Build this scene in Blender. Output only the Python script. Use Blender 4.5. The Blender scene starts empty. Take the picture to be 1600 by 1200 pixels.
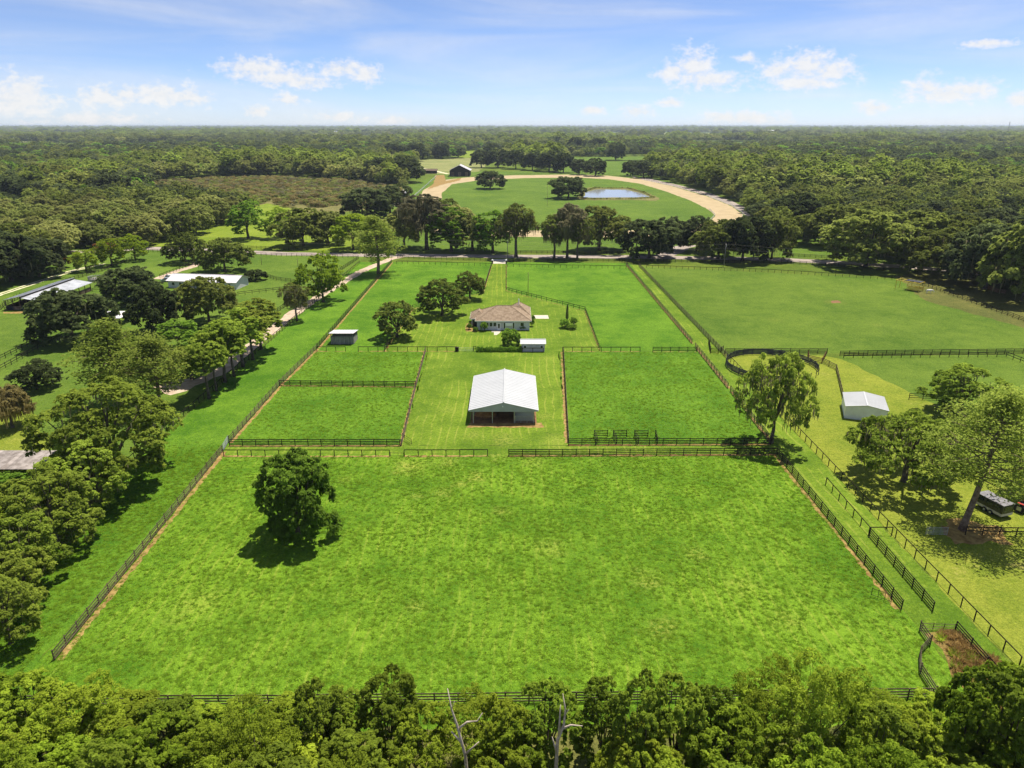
import bpy, math, random
import numpy as np
from mathutils import Vector, Matrix

scene = bpy.context.scene
# ------------------------------------------------------------------ camera
CAM_H, FPX, PITCH = 55.0, 1109.0, math.radians(20.0)
cam_data = bpy.data.cameras.new("camera")
cam = bpy.data.objects.new("camera", cam_data)
scene.collection.objects.link(cam)
cam.location = (0, 0, CAM_H)
cam.rotation_euler = (math.radians(90) - PITCH, 0, 0)
cam_data.sensor_width = 36.0
cam_data.lens = 36.0 * FPX / 1600.0
cam_data.clip_start, cam_data.clip_end = 0.5, 200000.0
scene.camera = cam

# ------------------------------------------------------------------ world, sun, exposure
SUN_EL, SUN_AZ = math.radians(69), math.radians(38)      # azimuth clockwise from +Y
world = bpy.data.worlds.new("World"); scene.world = world; world.use_nodes = True
sun_data = bpy.data.lights.new("sun", 'SUN'); sun = bpy.data.objects.new("sun", sun_data)
scene.collection.objects.link(sun)
sun_data.energy = 4.4; sun_data.angle = math.radians(0.6); sun_data.color = (1.0, 0.94, 0.81)
sd = Vector((math.sin(SUN_AZ) * math.cos(SUN_EL), math.cos(SUN_AZ) * math.cos(SUN_EL), math.sin(SUN_EL)))
sun.rotation_euler = sd.to_track_quat('Z', 'Y').to_euler()
sun.location = (0, 0, 300)
vs = scene.view_settings
vs.view_transform = 'Standard'; vs.look = 'None'; vs.exposure = 0.80; vs.gamma = 1.0; vs.use_curve_mapping = False
cy = scene.cycles
cy.max_bounces = 6; cy.diffuse_bounces = 4; cy.glossy_bounces = 2; cy.transmission_bounces = 3
cy.volume_bounces = 0; cy.transparent_max_bounces = 8; cy.use_denoising = True
cy.sample_clamp_indirect = 4.0


def build_world():
    nt = world.node_tree; nt.nodes.clear()
    N = nt.nodes.new; L = nt.links.new
    out = N('ShaderNodeOutputWorld')
    sky = N('ShaderNodeTexSky'); sky.sky_type = 'NISHITA'; sky.sun_disc = False
    sky.sun_elevation = SUN_EL; sky.sun_rotation = SUN_AZ
    sky.altitude = 0; sky.air_density = 0.55; sky.dust_density = 0.25; sky.ozone_density = 6.5
    bg = N('ShaderNodeBackground'); bg.inputs[1].default_value = 0.094
    wb = N('ShaderNodeMix'); wb.data_type = 'RGBA'; wb.blend_type = 'MULTIPLY'; wb.inputs[0].default_value = 1.0
    wb.inputs[7].default_value = (1.0, 0.93, 0.95, 1); L(sky.outputs[0], wb.inputs[6]); L(wb.outputs[2], bg.inputs[0])      # camera white balance
    tc = N('ShaderNodeTexCoord'); sep = N('ShaderNodeSeparateXYZ'); L(tc.outputs['Generated'], sep.inputs[0])

    def math_(op, a, b=None, c=None):
        n = N('ShaderNodeMath'); n.operation = op
        for i, v in enumerate((a, b, c)):
            if v is None: continue
            if isinstance(v, (int, float)): n.inputs[i].default_value = v
            else: L(v, n.inputs[i])
        return n.outputs[0]
    az = math_('ARCTAN2', sep.outputs[0], sep.outputs[1])
    el = math_('ARCSINE', sep.outputs[2])
    comb = N('ShaderNodeCombineXYZ'); L(az, comb.inputs[0]); L(el, comb.inputs[1])

    def cloud_dir(px, py):
        dx = (px - 800) / FPX; dy = -(py - 600) / FPX
        v = Vector((dx, math.cos(PITCH) + dy * math.sin(PITCH), -math.sin(PITCH) + dy * math.cos(PITCH))).normalized()
        return math.atan2(v.x, v.y), math.asin(v.z)
    clouds = [(20, 158, 70, 30), (40, 140, 30, 20), (165, 152, 48, 18), (195, 147, 30, 14), (252, 148, 55, 18), (290, 152, 40, 14), (140, 186, 85, 11),
              (400, 108, 50, 16), (440, 122, 60, 14), (475, 128, 45, 11), (535, 107, 40, 11), (570, 116, 25, 14), (450, 156, 26, 10), (402, 174, 24, 9), (530, 184, 45, 9), (615, 189, 34, 8),
              (1050, 113, 26, 14), (1085, 105, 28, 26), (1105, 126, 50, 14), (1168, 91, 16, 6), (1215, 110, 25, 14), (1262, 104, 42, 22), (1298, 112, 34, 18), (1255, 130, 60, 12),
              (1130, 183, 30, 9), (1165, 185, 60, 10), (995, 174, 30, 8), (1050, 160, 20, 7), (925, 172, 20, 7), (1445, 138, 26, 16), (1480, 146, 60, 14), (1515, 140, 34, 12), (1366, 168, 26, 9), (1540, 67, 30, 6), (1595, 155, 20, 12)]
    dmin = None
    wob = N('ShaderNodeTexNoise'); wob.inputs['Scale'].default_value = 62; wob.inputs['Detail'].default_value = 9; wob.inputs['Roughness'].default_value = 0.66
    stretch = N('ShaderNodeVectorMath'); stretch.operation = 'MULTIPLY'; L(comb.outputs[0], stretch.inputs[0]); stretch.inputs[1].default_value = (1, 1.5, 1)
    L(stretch.outputs[0], wob.inputs['Vector'])
    for (px, py, w, h) in clouds:
        a0, e0 = cloud_dir(px, py)
        s = N('ShaderNodeVectorMath'); s.operation = 'SUBTRACT'; L(comb.outputs[0], s.inputs[0]); s.inputs[1].default_value = (a0, e0, 0)
        m = N('ShaderNodeVectorMath'); m.operation = 'MULTIPLY'; L(s.outputs[0], m.inputs[0]); m.inputs[1].default_value = (FPX / w, FPX / h, 0)
        l = N('ShaderNodeVectorMath'); l.operation = 'LENGTH'; L(m.outputs[0], l.inputs[0])
        dmin = l.outputs['Value'] if dmin is None else math_('SMOOTH_MIN', dmin, l.outputs['Value'], 0.25)
    d = math_('ADD', dmin, math_('MULTIPLY', math_('SUBTRACT', wob.outputs[0], 0.5), 3.4))
    mr = N('ShaderNodeMapRange'); mr.interpolation_type = 'SMOOTHSTEP'
    mr.inputs['From Min'].default_value = 1.45; mr.inputs['From Max'].default_value = 0.05; L(d, mr.inputs['Value'])
    # the same kind of fair-weather cloud goes on round the rest of the horizon
    gn = N('ShaderNodeTexNoise'); gn.inputs['Scale'].default_value = 6.5; gn.inputs['Detail'].default_value = 8; gn.inputs['Roughness'].default_value = 0.62
    st2 = N('ShaderNodeVectorMath'); st2.operation = 'MULTIPLY'; L(comb.outputs[0], st2.inputs[0]); st2.inputs[1].default_value = (1, 3.2, 1)
    L(st2.outputs[0], gn.inputs['Vector'])
    gm = N('ShaderNodeMapRange'); gm.interpolation_type = 'SMOOTHSTEP'; gm.inputs['From Min'].default_value = 0.56; gm.inputs['From Max'].default_value = 0.70
    L(gn.outputs[0], gm.inputs['Value'])
    outside = N('ShaderNodeMapRange'); outside.inputs['From Min'].default_value = 0.72; outside.inputs['From Max'].default_value = 0.95
    L(math_('ABSOLUTE', az), outside.inputs['Value'])
    up = N('ShaderNodeMapRange'); up.inputs['From Min'].default_value = 0.20; up.inputs['From Max'].default_value = 0.35; L(el, up.inputs['Value'])
    g = math_('MULTIPLY', gm.outputs[0], math_('MAXIMUM', outside.outputs[0], up.outputs[0]))
    # thin high streaks everywhere
    cn = N('ShaderNodeTexNoise'); cn.inputs['Scale'].default_value = 3.0; cn.inputs['Detail'].default_value = 6; cn.inputs['Distortion'].default_value = 0.6
    st3 = N('ShaderNodeVectorMath'); st3.operation = 'MULTIPLY'; L(comb.outputs[0], st3.inputs[0]); st3.inputs[1].default_value = (1, 7, 1)
    L(st3.outputs[0], cn.inputs['Vector'])
    cm = N('ShaderNodeMapRange'); cm.interpolation_type = 'SMOOTHSTEP'; cm.inputs['From Min'].default_value = 0.34; cm.inputs['From Max'].default_value = 0.8; cm.inputs['To Max'].default_value = 0.5
    L(cn.outputs[0], cm.inputs['Value'])
    total = math_('MAXIMUM', math_('MAXIMUM', math_('MULTIPLY', mr.outputs[0], 0.88), math_('MULTIPLY', g, 0.8)), cm.outputs[0])
    shade = N('ShaderNodeMapRange'); shade.inputs['From Min'].default_value = 0.3; shade.inputs['From Max'].default_value = 0.7
    shade.inputs['To Min'].default_value = 0.56; shade.inputs['To Max'].default_value = 0.50; L(wob.outputs[0], shade.inputs['Value'])
    bg2 = N('ShaderNodeBackground'); bg2.inputs[0].default_value = (1.0, 0.985, 0.97, 1); L(shade.outputs[0], bg2.inputs[1])
    mix = N('ShaderNodeMixShader'); L(total, mix.inputs[0]); L(bg.outputs[0], mix.inputs[1]); L(bg2.outputs[0], mix.inputs[2])
    L(mix.outputs[0], out.inputs[0])
build_world()

# ------------------------------------------------------------------ helpers
RNG = random.Random(7)
COL = scene.collection


def at(px, py, z=0.0):
    """Ground point (or point at height z) that the survey pixel (1600x1200) falls on."""
    dx = (px - 800) / FPX; dy = -(py - 600) / FPX
    v = (dx, math.cos(PITCH) + dy * math.sin(PITCH), -math.sin(PITCH) + dy * math.cos(PITCH))
    t = (z - CAM_H) / v[2]
    return (v[0] * t, v[1] * t)


def proj(x, y, z=0.0):
    vz = z - CAM_H
    dep = y * math.cos(PITCH) - vz * math.sin(PITCH); upv = y * math.sin(PITCH) + vz * math.cos(PITCH)
    return 800 + FPX * x / dep, 600 - FPX * upv / dep


def inside(p, poly):
    x, y = p; c = False; n = len(poly); j = n - 1
    for i in range(n):
        xi, yi = poly[i]; xj, yj = poly[j]
        if (yi > y) != (yj > y) and x < (xj - xi) * (y - yi) / (yj - yi) + xi: c = not c
        j = i
    return c


def tag(o, label=None, cat=None, group=None, kind=None):
    if label: o['label'] = label
    if cat: o['category'] = cat
    if group: o['group'] = group
    if kind: o['kind'] = kind
    return o


def empty(name, loc, rz=0.0, label=None, cat=None, group=None):
    o = bpy.data.objects.new(name, None); COL.objects.link(o)
    o.location = loc if len(loc) == 3 else (loc[0], loc[1], 0); o.rotation_euler = (0, 0, rz)
    o.empty_display_size = 0.5
    return tag(o, label, cat, group)


def put(name, me, parent=None, loc=(0, 0, 0), rot=(0, 0, 0), scale=(1, 1, 1)):
    o = bpy.data.objects.new(name, me); COL.objects.link(o); o.parent = parent
    o.location = loc; o.rotation_euler = rot; o.scale = scale
    return o


class MB:
    def __init__(s): s.v = []; s.f = []
    def add(s, vs, fs):
        b = len(s.v); s.v += [tuple(p) for p in vs]; s.f += [tuple(b + i for i in f) for f in fs]; return s
    def box(s, c, d, rz=0.0):
        cx, cy_, cz = c; hx, hy, hz = d[0] / 2, d[1] / 2, d[2] / 2; co, si = math.cos(rz), math.sin(rz)
        vs = []
        for z in (-hz, hz):
            for x, y in ((-hx, -hy), (hx, -hy), (hx, hy), (-hx, hy)):
                vs.append((cx + x * co - y * si, cy_ + x * si + y * co, cz + z))
        return s.add(vs, [(3, 2, 1, 0), (4, 5, 6, 7), (0, 1, 5, 4), (1, 2, 6, 5), (2, 3, 7, 6), (3, 0, 4, 7)])
    def beam(s, p, q, w, h):
        p, q = Vector(p), Vector(q); d = (q - p).normalized()
        sd_ = d.cross(Vector((0, 0, 1)))
        if sd_.length < 1e-3: sd_ = Vector((1, 0, 0))
        sd_.normalize(); u = sd_.cross(d)
        vs = []
        for e in (p, q):
            for a, b in ((-1, -1), (1, -1), (1, 1), (-1, 1)): vs.append(e + sd_ * (a * w / 2) + u * (b * h / 2))
        return s.add(vs, [(0, 1, 2, 3), (7, 6, 5, 4), (4, 5, 1, 0), (5, 6, 2, 1), (6, 7, 3, 2), (7, 4, 0, 3)])
    def tube(s, pts, rs, n=7, cap=True):
        pts = [Vector(p) for p in pts]; rings = []
        for i, p in enumerate(pts):
            d = (pts[min(i + 1, len(pts) - 1)] - pts[max(i - 1, 0)]).normalized()
            a = d.cross(Vector((0.13, 0.97, 0.2))); 
            if a.length < 0.05: a = d.cross(Vector((1, 0, 0)))
            a.normalize(); b = d.cross(a)
            rings.append([p + (a * math.cos(t) + b * math.sin(t)) * rs[i] for t in [2 * math.pi * k / n for k in range(n)]])
        vs = [p for r in rings for p in r]; fs = []
        for i in range(len(pts) - 1):
            for k in range(n):
                k2 = (k + 1) % n; fs.append((i * n + k, i * n + k2, (i + 1) * n + k2, (i + 1) * n + k))
        if cap: fs.append(tuple(range(n))[::-1]); fs.append(tuple((len(pts) - 1) * n + k for k in range(n)))
        return s.add(vs, fs)
    def lathe(s, prof, n=16, c=(0, 0, 0)):
        m = len(prof); vs = []
        for r, z in prof:
            for k in range(n):
                t = 2 * math.pi * k / n; vs.append((c[0] + r * math.cos(t), c[1] + r * math.sin(t), c[2] + z))
        fs = []
        for i in range(m - 1):
            for k in range(n):
                k2 = (k + 1) % n; fs.append((i * n + k, i * n + k2, (i + 1) * n + k2, (i + 1) * n + k))
        fs.append(tuple(range(n))[::-1]); fs.append(tuple((m - 1) * n + k for k in range(n)))
        return s.add(vs, fs)
    def slab(s, pts, t):
        """a flat polygon pts thickened downward by t"""
        n = len(pts); vs = list(pts) + [(p[0], p[1], p[2] - t) for p in pts]
        fs = [tuple(range(n)), tuple(range(2 * n - 1, n - 1, -1))] + [(i, n + i, n + (i + 1) % n, (i + 1) % n) for i in range(n)]
        return s.add(vs, fs)
    def mesh(s, name, mat, smooth=False):
        me = bpy.data.meshes.new(name); me.from_pydata(s.v, [], s.f); me.materials.append(mat)
        if smooth: me.polygons.foreach_set('use_smooth', [True] * len(me.polygons))
        me.update(); return me
    def build(s, name, mat, parent=None, smooth=False, loc=(0, 0, 0), rz=0.0):
        return put(name, s.mesh(name, mat, smooth), parent, loc, (0, 0, rz))


# ------------------------------------------------------------------ materials
def mat_new(name):
    m = bpy.data.materials.new(name); m.use_nodes = True
    nt = m.node_tree; nt.nodes.clear()
    out = nt.nodes.new('ShaderNodeOutputMaterial'); return m, nt, out


def rgb(c): return (c[0], c[1], c[2], 1.0)


def noise(nt, vec, scale, detail=4, rough=0.6, dist=0.0):
    n = nt.nodes.new('ShaderNodeTexNoise'); n.inputs['Scale'].default_value = scale; n.inputs['Detail'].default_value = detail
    n.inputs['Roughness'].default_value = rough; n.inputs['Distortion'].default_value = dist
    if vec is not None: nt.links.new(vec, n.inputs['Vector'])
    return n.outputs[0]


def mrange(nt, v, a, b, c=0.0, d=1.0, smooth=True):
    n = nt.nodes.new('ShaderNodeMapRange'); n.interpolation_type = 'SMOOTHSTEP' if smooth else 'LINEAR'
    n.inputs['From Min'].default_value = a; n.inputs['From Max'].default_value = b; n.inputs['To Min'].default_value = c; n.inputs['To Max'].default_value = d
    nt.links.new(v, n.inputs['Value']); return n.outputs[0]


def mth(nt, op, a, b=None):
    n = nt.nodes.new('ShaderNodeMath'); n.operation = op
    for i, v in enumerate((a, b)):
        if v is None: continue
        if isinstance(v, (int, float)): n.inputs[i].default_value = v
        else: nt.links.new(v, n.inputs[i])
    return n.outputs[0]


def mixc(nt, f, a, b, blend='MIX'):
    n = nt.nodes.new('ShaderNodeMix'); n.data_type = 'RGBA'; n.blend_type = blend
    for i, v in ((0, f), (6, a), (7, b)):
        if isinstance(v, (int, float)): n.inputs[i].default_value = v
        elif isinstance(v, tuple): n.inputs[i].default_value = rgb(v)
        else: nt.links.new(v, n.inputs[i])
    return n.outputs[2]


def worn(name, c1, c2, scale=2.0, rough=0.8, bump=0.0, bscale=20.0, spec=0.2, metal=0.0, stretch=(1, 1, 1), rnd=0.0):
    """general painted / wooden / metal surface: two tones by noise, optional bump"""
    m, nt, out = mat_new(name)
    tc = nt.nodes.new('ShaderNodeTexCoord'); mp = nt.nodes.new('ShaderNodeMapping'); mp.inputs['Scale'].default_value = stretch
    nt.links.new(tc.outputs['Object'], mp.inputs[0]); v = mp.outputs[0]
    f = mrange(nt, noise(nt, v, scale, 5, 0.65), 0.3, 0.7)
    col = mixc(nt, f, c1, c2)
    if rnd:
        oi = nt.nodes.new('ShaderNodeObjectInfo')
        col = mixc(nt, 1.0, col, mrange_rgb(nt, oi.outputs['Random'], 1 - rnd, 1 + rnd), 'MULTIPLY')
    b = nt.nodes.new('ShaderNodeBsdfPrincipled'); nt.links.new(col, b.inputs['Base Color'])
    b.inputs['Roughness'].default_value = rough; b.inputs['Metallic'].default_value = metal; b.inputs['Specular IOR Level'].default_value = spec
    if bump:
        bn = nt.nodes.new('ShaderNodeBump'); bn.inputs['Strength'].default_value = bump; bn.inputs['Distance'].default_value = 0.05
        nt.links.new(noise(nt, v, bscale, 3), bn.inputs['Height']); nt.links.new(bn.outputs[0], b.inputs['Normal'])
    nt.links.new(b.outputs[0], out.inputs[0]); return m


def mrange_rgb(nt, v, a, b):
    r = mrange(nt, v, 0, 1, a, b, False)
    c = nt.nodes.new('ShaderNodeCombineColor')
    for i in range(3): nt.links.new(r, c.inputs[i])
    return c.outputs[0]


def field(name, c_dark, c_light, c_dry, dry=0.3, stripes=0.0, spots=(), big=0.03, bump=0.6, stripe_dir=(1, 0)):
    """pasture: large and small tone drift, dry tufts, fine grain; spots = worn dry patches (x, y, r, strength)"""
    m, nt, out = mat_new(name); L = nt.links.new
    g = nt.nodes.new('ShaderNodeNewGeometry'); v = g.outputs['Position']
    n_big = noise(nt, v, big, 3, 0.6, 0.4); n_mid = noise(nt, v, 0.20, 4, 0.65, 0.5); n_cl = noise(nt, v, 0.75, 3, 0.6, 0.6); n_fine = noise(nt, v, 1.9, 5, 0.75); n_grain = noise(nt, v, 6.0, 3, 0.8)
    f = mth(nt, 'ADD', mth(nt, 'MULTIPLY', n_big, 0.8), mth(nt, 'MULTIPLY', n_mid, 0.6))
    f = mth(nt, 'ADD', f, mth(nt, 'MULTIPLY', n_cl, 0.4)); f = mth(nt, 'ADD', f, mth(nt, 'MULTIPLY', n_fine, 0.5)); f = mth(nt, 'ADD', f, mth(nt, 'MULTIPLY', n_grain, 0.5))
    col = mixc(nt, mrange(nt, f, 1.10, 1.72), c_dark, c_light)
    # blade-scale light and dark flecks
    fleck = mrange(nt, mth(nt, 'ADD', mth(nt, 'MULTIPLY', n_grain, 0.6), mth(nt, 'MULTIPLY', n_fine, 0.4)), 0.35, 0.65, 0.60, 1.42, False)
    cc = nt.nodes.new('ShaderNodeCombineColor')
    for i in range(3): L(fleck, cc.inputs[i])
    col = mixc(nt, 1.0, col, cc.outputs[0], 'MULTIPLY')
    dmask = mth(nt, 'ADD', mth(nt, 'MULTIPLY', noise(nt, v, 0.07, 4, 0.7, 0.8), 1.0), mth(nt, 'MULTIPLY', n_fine, 0.5))
    dm = mrange(nt, dmask, 0.98 - 0.30 * dry, 1.16 - 0.25 * dry, 0, min(0.9, 0.55 + dry * 0.3))
    if stripes:
        sp = nt.nodes.new('ShaderNodeSeparateXYZ'); L(v, sp.inputs[0])
        xx = mth(nt, 'ADD', mth(nt, 'MULTIPLY', sp.outputs[0], stripe_dir[0]), mth(nt, 'MULTIPLY', sp.outputs[1], stripe_dir[1]))
        xx = mth(nt, 'ADD', xx, mth(nt, 'MULTIPLY', noise(nt, v, 0.03, 3), 5.0))
        fr = mth(nt, 'FRACT', mth(nt, 'DIVIDE', xx, 1.7))
        ln = mrange(nt, mth(nt, 'ABSOLUTE', mth(nt, 'SUBTRACT', fr, 0.5)), 0.02, 0.14, 1, 0)
        brk = mrange(nt, mth(nt, 'ADD', mth(nt, 'ADD', n_mid, n_big), mth(nt, 'MULTIPLY', n_fine, 0.6)), 1.15, 1.55)
        dm = mth(nt, 'MAXIMUM', dm, mth(nt, 'MULTIPLY', mth(nt, 'MULTIPLY', ln, brk), stripes))
    for (x, y, r, s) in spots:
        ds = nt.nodes.new('ShaderNodeVectorMath'); ds.operation = 'DISTANCE'; L(v, ds.inputs[0]); ds.inputs[1].default_value = (x, y, 0)
        dd = mth(nt, 'ADD', mth(nt, 'DIVIDE', ds.outputs['Value'], r), mth(nt, 'MULTIPLY', mth(nt, 'ADD', mth(nt, 'ADD', n_mid, n_cl), n_fine), 1.5))
        dm = mth(nt, 'MAXIMUM', dm, mth(nt, 'MULTIPLY', mrange(nt, dd, 3.1, 2.2, 0, s), mrange(nt, n_fine, 0.40, 0.62, 0.0, 1.0)))
    col = mixc(nt, dm, col, c_dry)
    b = nt.nodes.new('ShaderNodeBsdfPrincipled'); L(col, b.inputs['Base Color']); b.inputs['Roughness'].default_value = 0.9; b.inputs['Specular IOR Level'].default_value = 0.05
    bn = nt.nodes.new('ShaderNodeBump'); bn.inputs['Strength'].default_value = bump; bn.inputs['Distance'].default_value = 0.30
    L(mth(nt, 'ADD', n_grain, mth(nt, 'MULTIPLY', n_fine, 1.2)), bn.inputs['Height']); L(bn.outputs[0], b.inputs['Normal'])
    L(b.outputs[0], out.inputs[0]); return m


def leafmat(name, c_dark, c_light, c_alt, alt=0.2, trans=0.58, vary=0.30):
    """foliage: leaf tint from the mesh, clump-scale drift, per-tree drift, light through the leaf"""
    m, nt, out = mat_new(name); L = nt.links.new
    a = nt.nodes.new('ShaderNodeAttribute'); a.attribute_name = 'tint'
    oi = nt.nodes.new('ShaderNodeObjectInfo')
    col = mixc(nt, a.outputs['Fac'], c_dark, c_light)
    hue = mrange(nt, oi.outputs['Random'], 0, 1, 0, alt * 2.0, False)
    col = mixc(nt, hue, col, c_alt)
    r2 = mth(nt, 'FRACT', mth(nt, 'MULTIPLY', oi.outputs['Random'], 17.31))
    col = mixc(nt, 1.0, col, mrange_rgb(nt, r2, 1 - vary, 1 + vary), 'MULTIPLY')
    d = nt.nodes.new('ShaderNodeBsdfDiffuse'); L(col, d.inputs[0])
    t = nt.nodes.new('ShaderNodeBsdfTranslucent'); L(col, t.inputs[0])
    mx = nt.nodes.new('ShaderNodeMixShader'); mx.inputs[0].default_value = trans; L(d.outputs[0], mx.inputs[1]); L(t.outputs[0], mx.inputs[2])
    L(mx.outputs[0], out.inputs[0]); return m


M = {}
M['base'] = field('pasture_far', (0.055, 0.095, 0.012), (0.13, 0.17, 0.022), (0.22, 0.20, 0.055), 0.30)
S1 = [(*at(310, 945), 5.5, 0.45), (*at(640, 728), 5, 0.8), (*at(700, 722), 4, 0.6), (*at(745, 745), 3.5, 0.65), (*at(720, 757), 2.5, 0.65), (*at(778, 712), 4.5, 0.75), (*at(830, 722), 4, 0.45), (*at(690, 770), 3.5, 0.45), (*at(650, 775), 2.2, 0.45), (*at(650, 948), 2.0, 0.45), (*at(860, 858), 4.0, 0.45), (*at(785, 800), 2.8, 0.45),
      (*at(1035, 985), 4, 0.45), (*at(1010, 905), 4, 0.45), (*at(1085, 865), 3.5, 0.45), (*at(1160, 915), 3.5, 0.45), (*at(1230, 970), 3.5, 0.45), (*at(540, 750), 2.5, 0.45)]
M['paddock'] = field('pasture_vivid', (0.050, 0.126, 0.007), (0.160, 0.272, 0.019), (0.46, 0.42, 0.09), 0.08, 0.2, S1, big=0.045)
M['paddock_b'] = field('pasture_vivid_side', (0.048, 0.124, 0.008), (0.126, 0.230, 0.018), (0.28, 0.32, 0.05), 0.12, big=0.06)
S2 = [(*at(790, 685), 6, 0.55), (*at(740, 680), 4, 0.45), (*at(870, 690), 5, 0.6), (*at(700, 640), 4, 0.35), (*at(860, 560), 4, 0.45), (*at(850, 650), 3.5, 0.4)]
M['lawn'] = field('mown_lawn', (0.064, 0.122, 0.009), (0.152, 0.222, 0.020), (0.34, 0.33, 0.07), 0.06, 0.42, S2, big=0.05, bump=0.35)
M['yellow'] = field('dry_pasture', (0.120, 0.170, 0.016), (0.240, 0.262, 0.034), (0.40, 0.32, 0.11), 0.5, big=0.03)
M['field_r'] = field('pasture_dull', (0.056, 0.108, 0.012), (0.125, 0.185, 0.024), (0.25, 0.23, 0.055), 0.18, spots=[(*at(1303, 472), 5.5, 0.75), (*at(1370, 508), 3, 0.4), (*at(1210, 500), 5, 0.3), (*at(1180, 540), 9, 0.4)], big=0.03)
M['field_l'] = field('pasture_light', (0.062, 0.115, 0.014), (0.130, 0.190, 0.026), (0.25, 0.24, 0.05), 0.15)
M['infield'] = field('pasture_infield', (0.060, 0.112, 0.014), (0.118, 0.178, 0.024), (0.2, 0.21, 0.05), 0.08)
M['marsh'] = field('marsh_scrub', (0.10, 0.105, 0.030), (0.21, 0.185, 0.07), (0.17, 0.20, 0.05), 0.4, big=0.02)
M['bright'] = field('bright_meadow', (0.12, 0.18, 0.015), (0.21, 0.26, 0.03), (0.3, 0.28, 0.06), 0.3)
M['pale'] = field('pale_field', (0.14, 0.17, 0.05), (0.26, 0.25, 0.10), (0.32, 0.27, 0.13), 0.3)
M['dirtgrass'] = field('leaf_litter_ground', (0.075, 0.090, 0.022), (0.16, 0.15, 0.040), (0.26, 0.19, 0.08), 0.4)
M['weeds'] = field('brown_weeds', (0.17, 0.11, 0.035), (0.36, 0.25, 0.085), (0.38, 0.30, 0.10), 0.4, bump=1.0)
M['forest_floor'] = field('far_wooded_hill', (0.03, 0.045, 0.015), (0.07, 0.085, 0.025), (0.09, 0.09, 0.03), 0.2, big=0.002)
M['soil'] = worn('bare_soil', (0.16, 0.095, 0.035), (0.34, 0.24, 0.085), 0.9, 0.95, 0.4, 6, 0.05)
M['sand'] = worn('track_sand', (0.33, 0.255, 0.15), (0.42, 0.33, 0.20), 0.15, 0.95, 0.2, 3, 0.05)
M['road'] = worn('road_asphalt', (0.24, 0.20, 0.175), (0.36, 0.30, 0.26), 0.3, 0.9, 0.2, 8, 0.1)
M['lane'] = worn('lane_gravel', (0.34, 0.255, 0.18), (0.52, 0.41, 0.31), 0.5, 0.95, 0.3, 6, 0.05)
M['white_sand'] = worn('pale_two_track', (0.45, 0.42, 0.24), (0.66, 0.60, 0.42), 0.5, 0.95)
M['concrete'] = worn('concrete', (0.42, 0.38, 0.30), (0.56, 0.50, 0.41), 0.8, 0.9, 0.2, 8)
M['fence'] = worn('black_fence_board', (0.014, 0.010, 0.008), (0.045, 0.032, 0.024), 1.5, 0.75, 0.2, 12, 0.15, rnd=0.25)
M['fence_old'] = worn('weathered_fence_board', (0.06, 0.042, 0.030), (0.20, 0.15, 0.11), 1.1, 0.85, 0.3, 12, 0.1, rnd=0.25)
M['fence_red'] = worn('red_brown_board', (0.14, 0.06, 0.032), (0.26, 0.12, 0.07), 1.1, 0.85, 0.3, 12, 0.1, rnd=0.2)
M['galv'] = worn('galvanised_gate', (0.32, 0.33, 0.34), (0.5, 0.51, 0.52), 4, 0.45, metal=0.6, spec=0.5)
M['white_metal'] = worn('white_metal_roof', (0.42, 0.425, 0.43), (0.46, 0.465, 0.47), 0.25, 0.42, spec=0.4)
M['grey_metal'] = worn('grey_metal_siding', (0.36, 0.38, 0.37), (0.44, 0.46, 0.45), 0.5, 0.5, spec=0.3)
M['roof_grey'] = worn('weathered_metal_roof', (0.33, 0.34, 0.36), (0.5, 0.51, 0.54), 0.35, 0.5, spec=0.3, stretch=(1, 1, 1))
M['roof_lilac'] = worn('pale_metal_roof', (0.52, 0.49, 0.51), (0.64, 0.61, 0.63), 0.3, 0.5, spec=0.3)
M['shingle'] = worn('brown_shingle', (0.19, 0.135, 0.090), (0.31, 0.235, 0.165), 1.2, 0.9, 0.5, 9, 0.1)
M['wall_white'] = worn('pale_wall_paint', (0.50, 0.50, 0.51), (0.60, 0.60, 0.61), 0.4, 0.7)
M['trim'] = worn('white_trim', (0.76, 0.76, 0.75), (0.82, 0.82, 0.81), 0.4, 0.6)
M['oldwood'] = worn('grey_barn_board', (0.17, 0.16, 0.155), (0.34, 0.325, 0.31), 1.6, 0.9, 0.4, 14, 0.1, stretch=(3, 3, 0.4), rnd=0.2)
M['woodroof'] = worn('brown_grey_plank', (0.16, 0.135, 0.12), (0.33, 0.29, 0.27), 0.8, 0.9, 0.4, 10, 0.1, rnd=0.2)
M['glass'] = worn('dark_window_glass', (0.012, 0.018, 0.02), (0.03, 0.04, 0.045), 0.6, 0.08, spec=0.6)
M['dark'] = worn('dark_interior', (0.02, 0.018, 0.016), (0.04, 0.034, 0.03), 1, 0.9)
M['dirt'] = worn('barn_dirt', (0.13, 0.065, 0.03), (0.24, 0.13, 0.06), 0.8, 0.95, 0.5, 5)
M['yellowpaint'] = worn('yellow_paint', (0.62, 0.44, 0.05), (0.75, 0.58, 0.12), 1.0, 0.6)
M['white'] = worn('white_paint', (0.7, 0.7, 0.7), (0.8, 0.8, 0.8), 0.7, 0.4, spec=0.5)
M['black'] = worn('black_paint', (0.012, 0.012, 0.014), (0.03, 0.03, 0.033), 0.8, 0.35, spec=0.5)
M['red'] = worn('red_paint', (0.35, 0.03, 0.02), (0.45, 0.05, 0.03), 0.8, 0.4, spec=0.5)
M['silver'] = worn('silver_paint', (0.35, 0.38, 0.42), (0.45, 0.48, 0.52), 0.8, 0.3, metal=0.5, spec=0.5)
M['tyre'] = worn('tyre_rubber', (0.012, 0.012, 0.012), (0.03, 0.03, 0.03), 3, 0.8)
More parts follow.
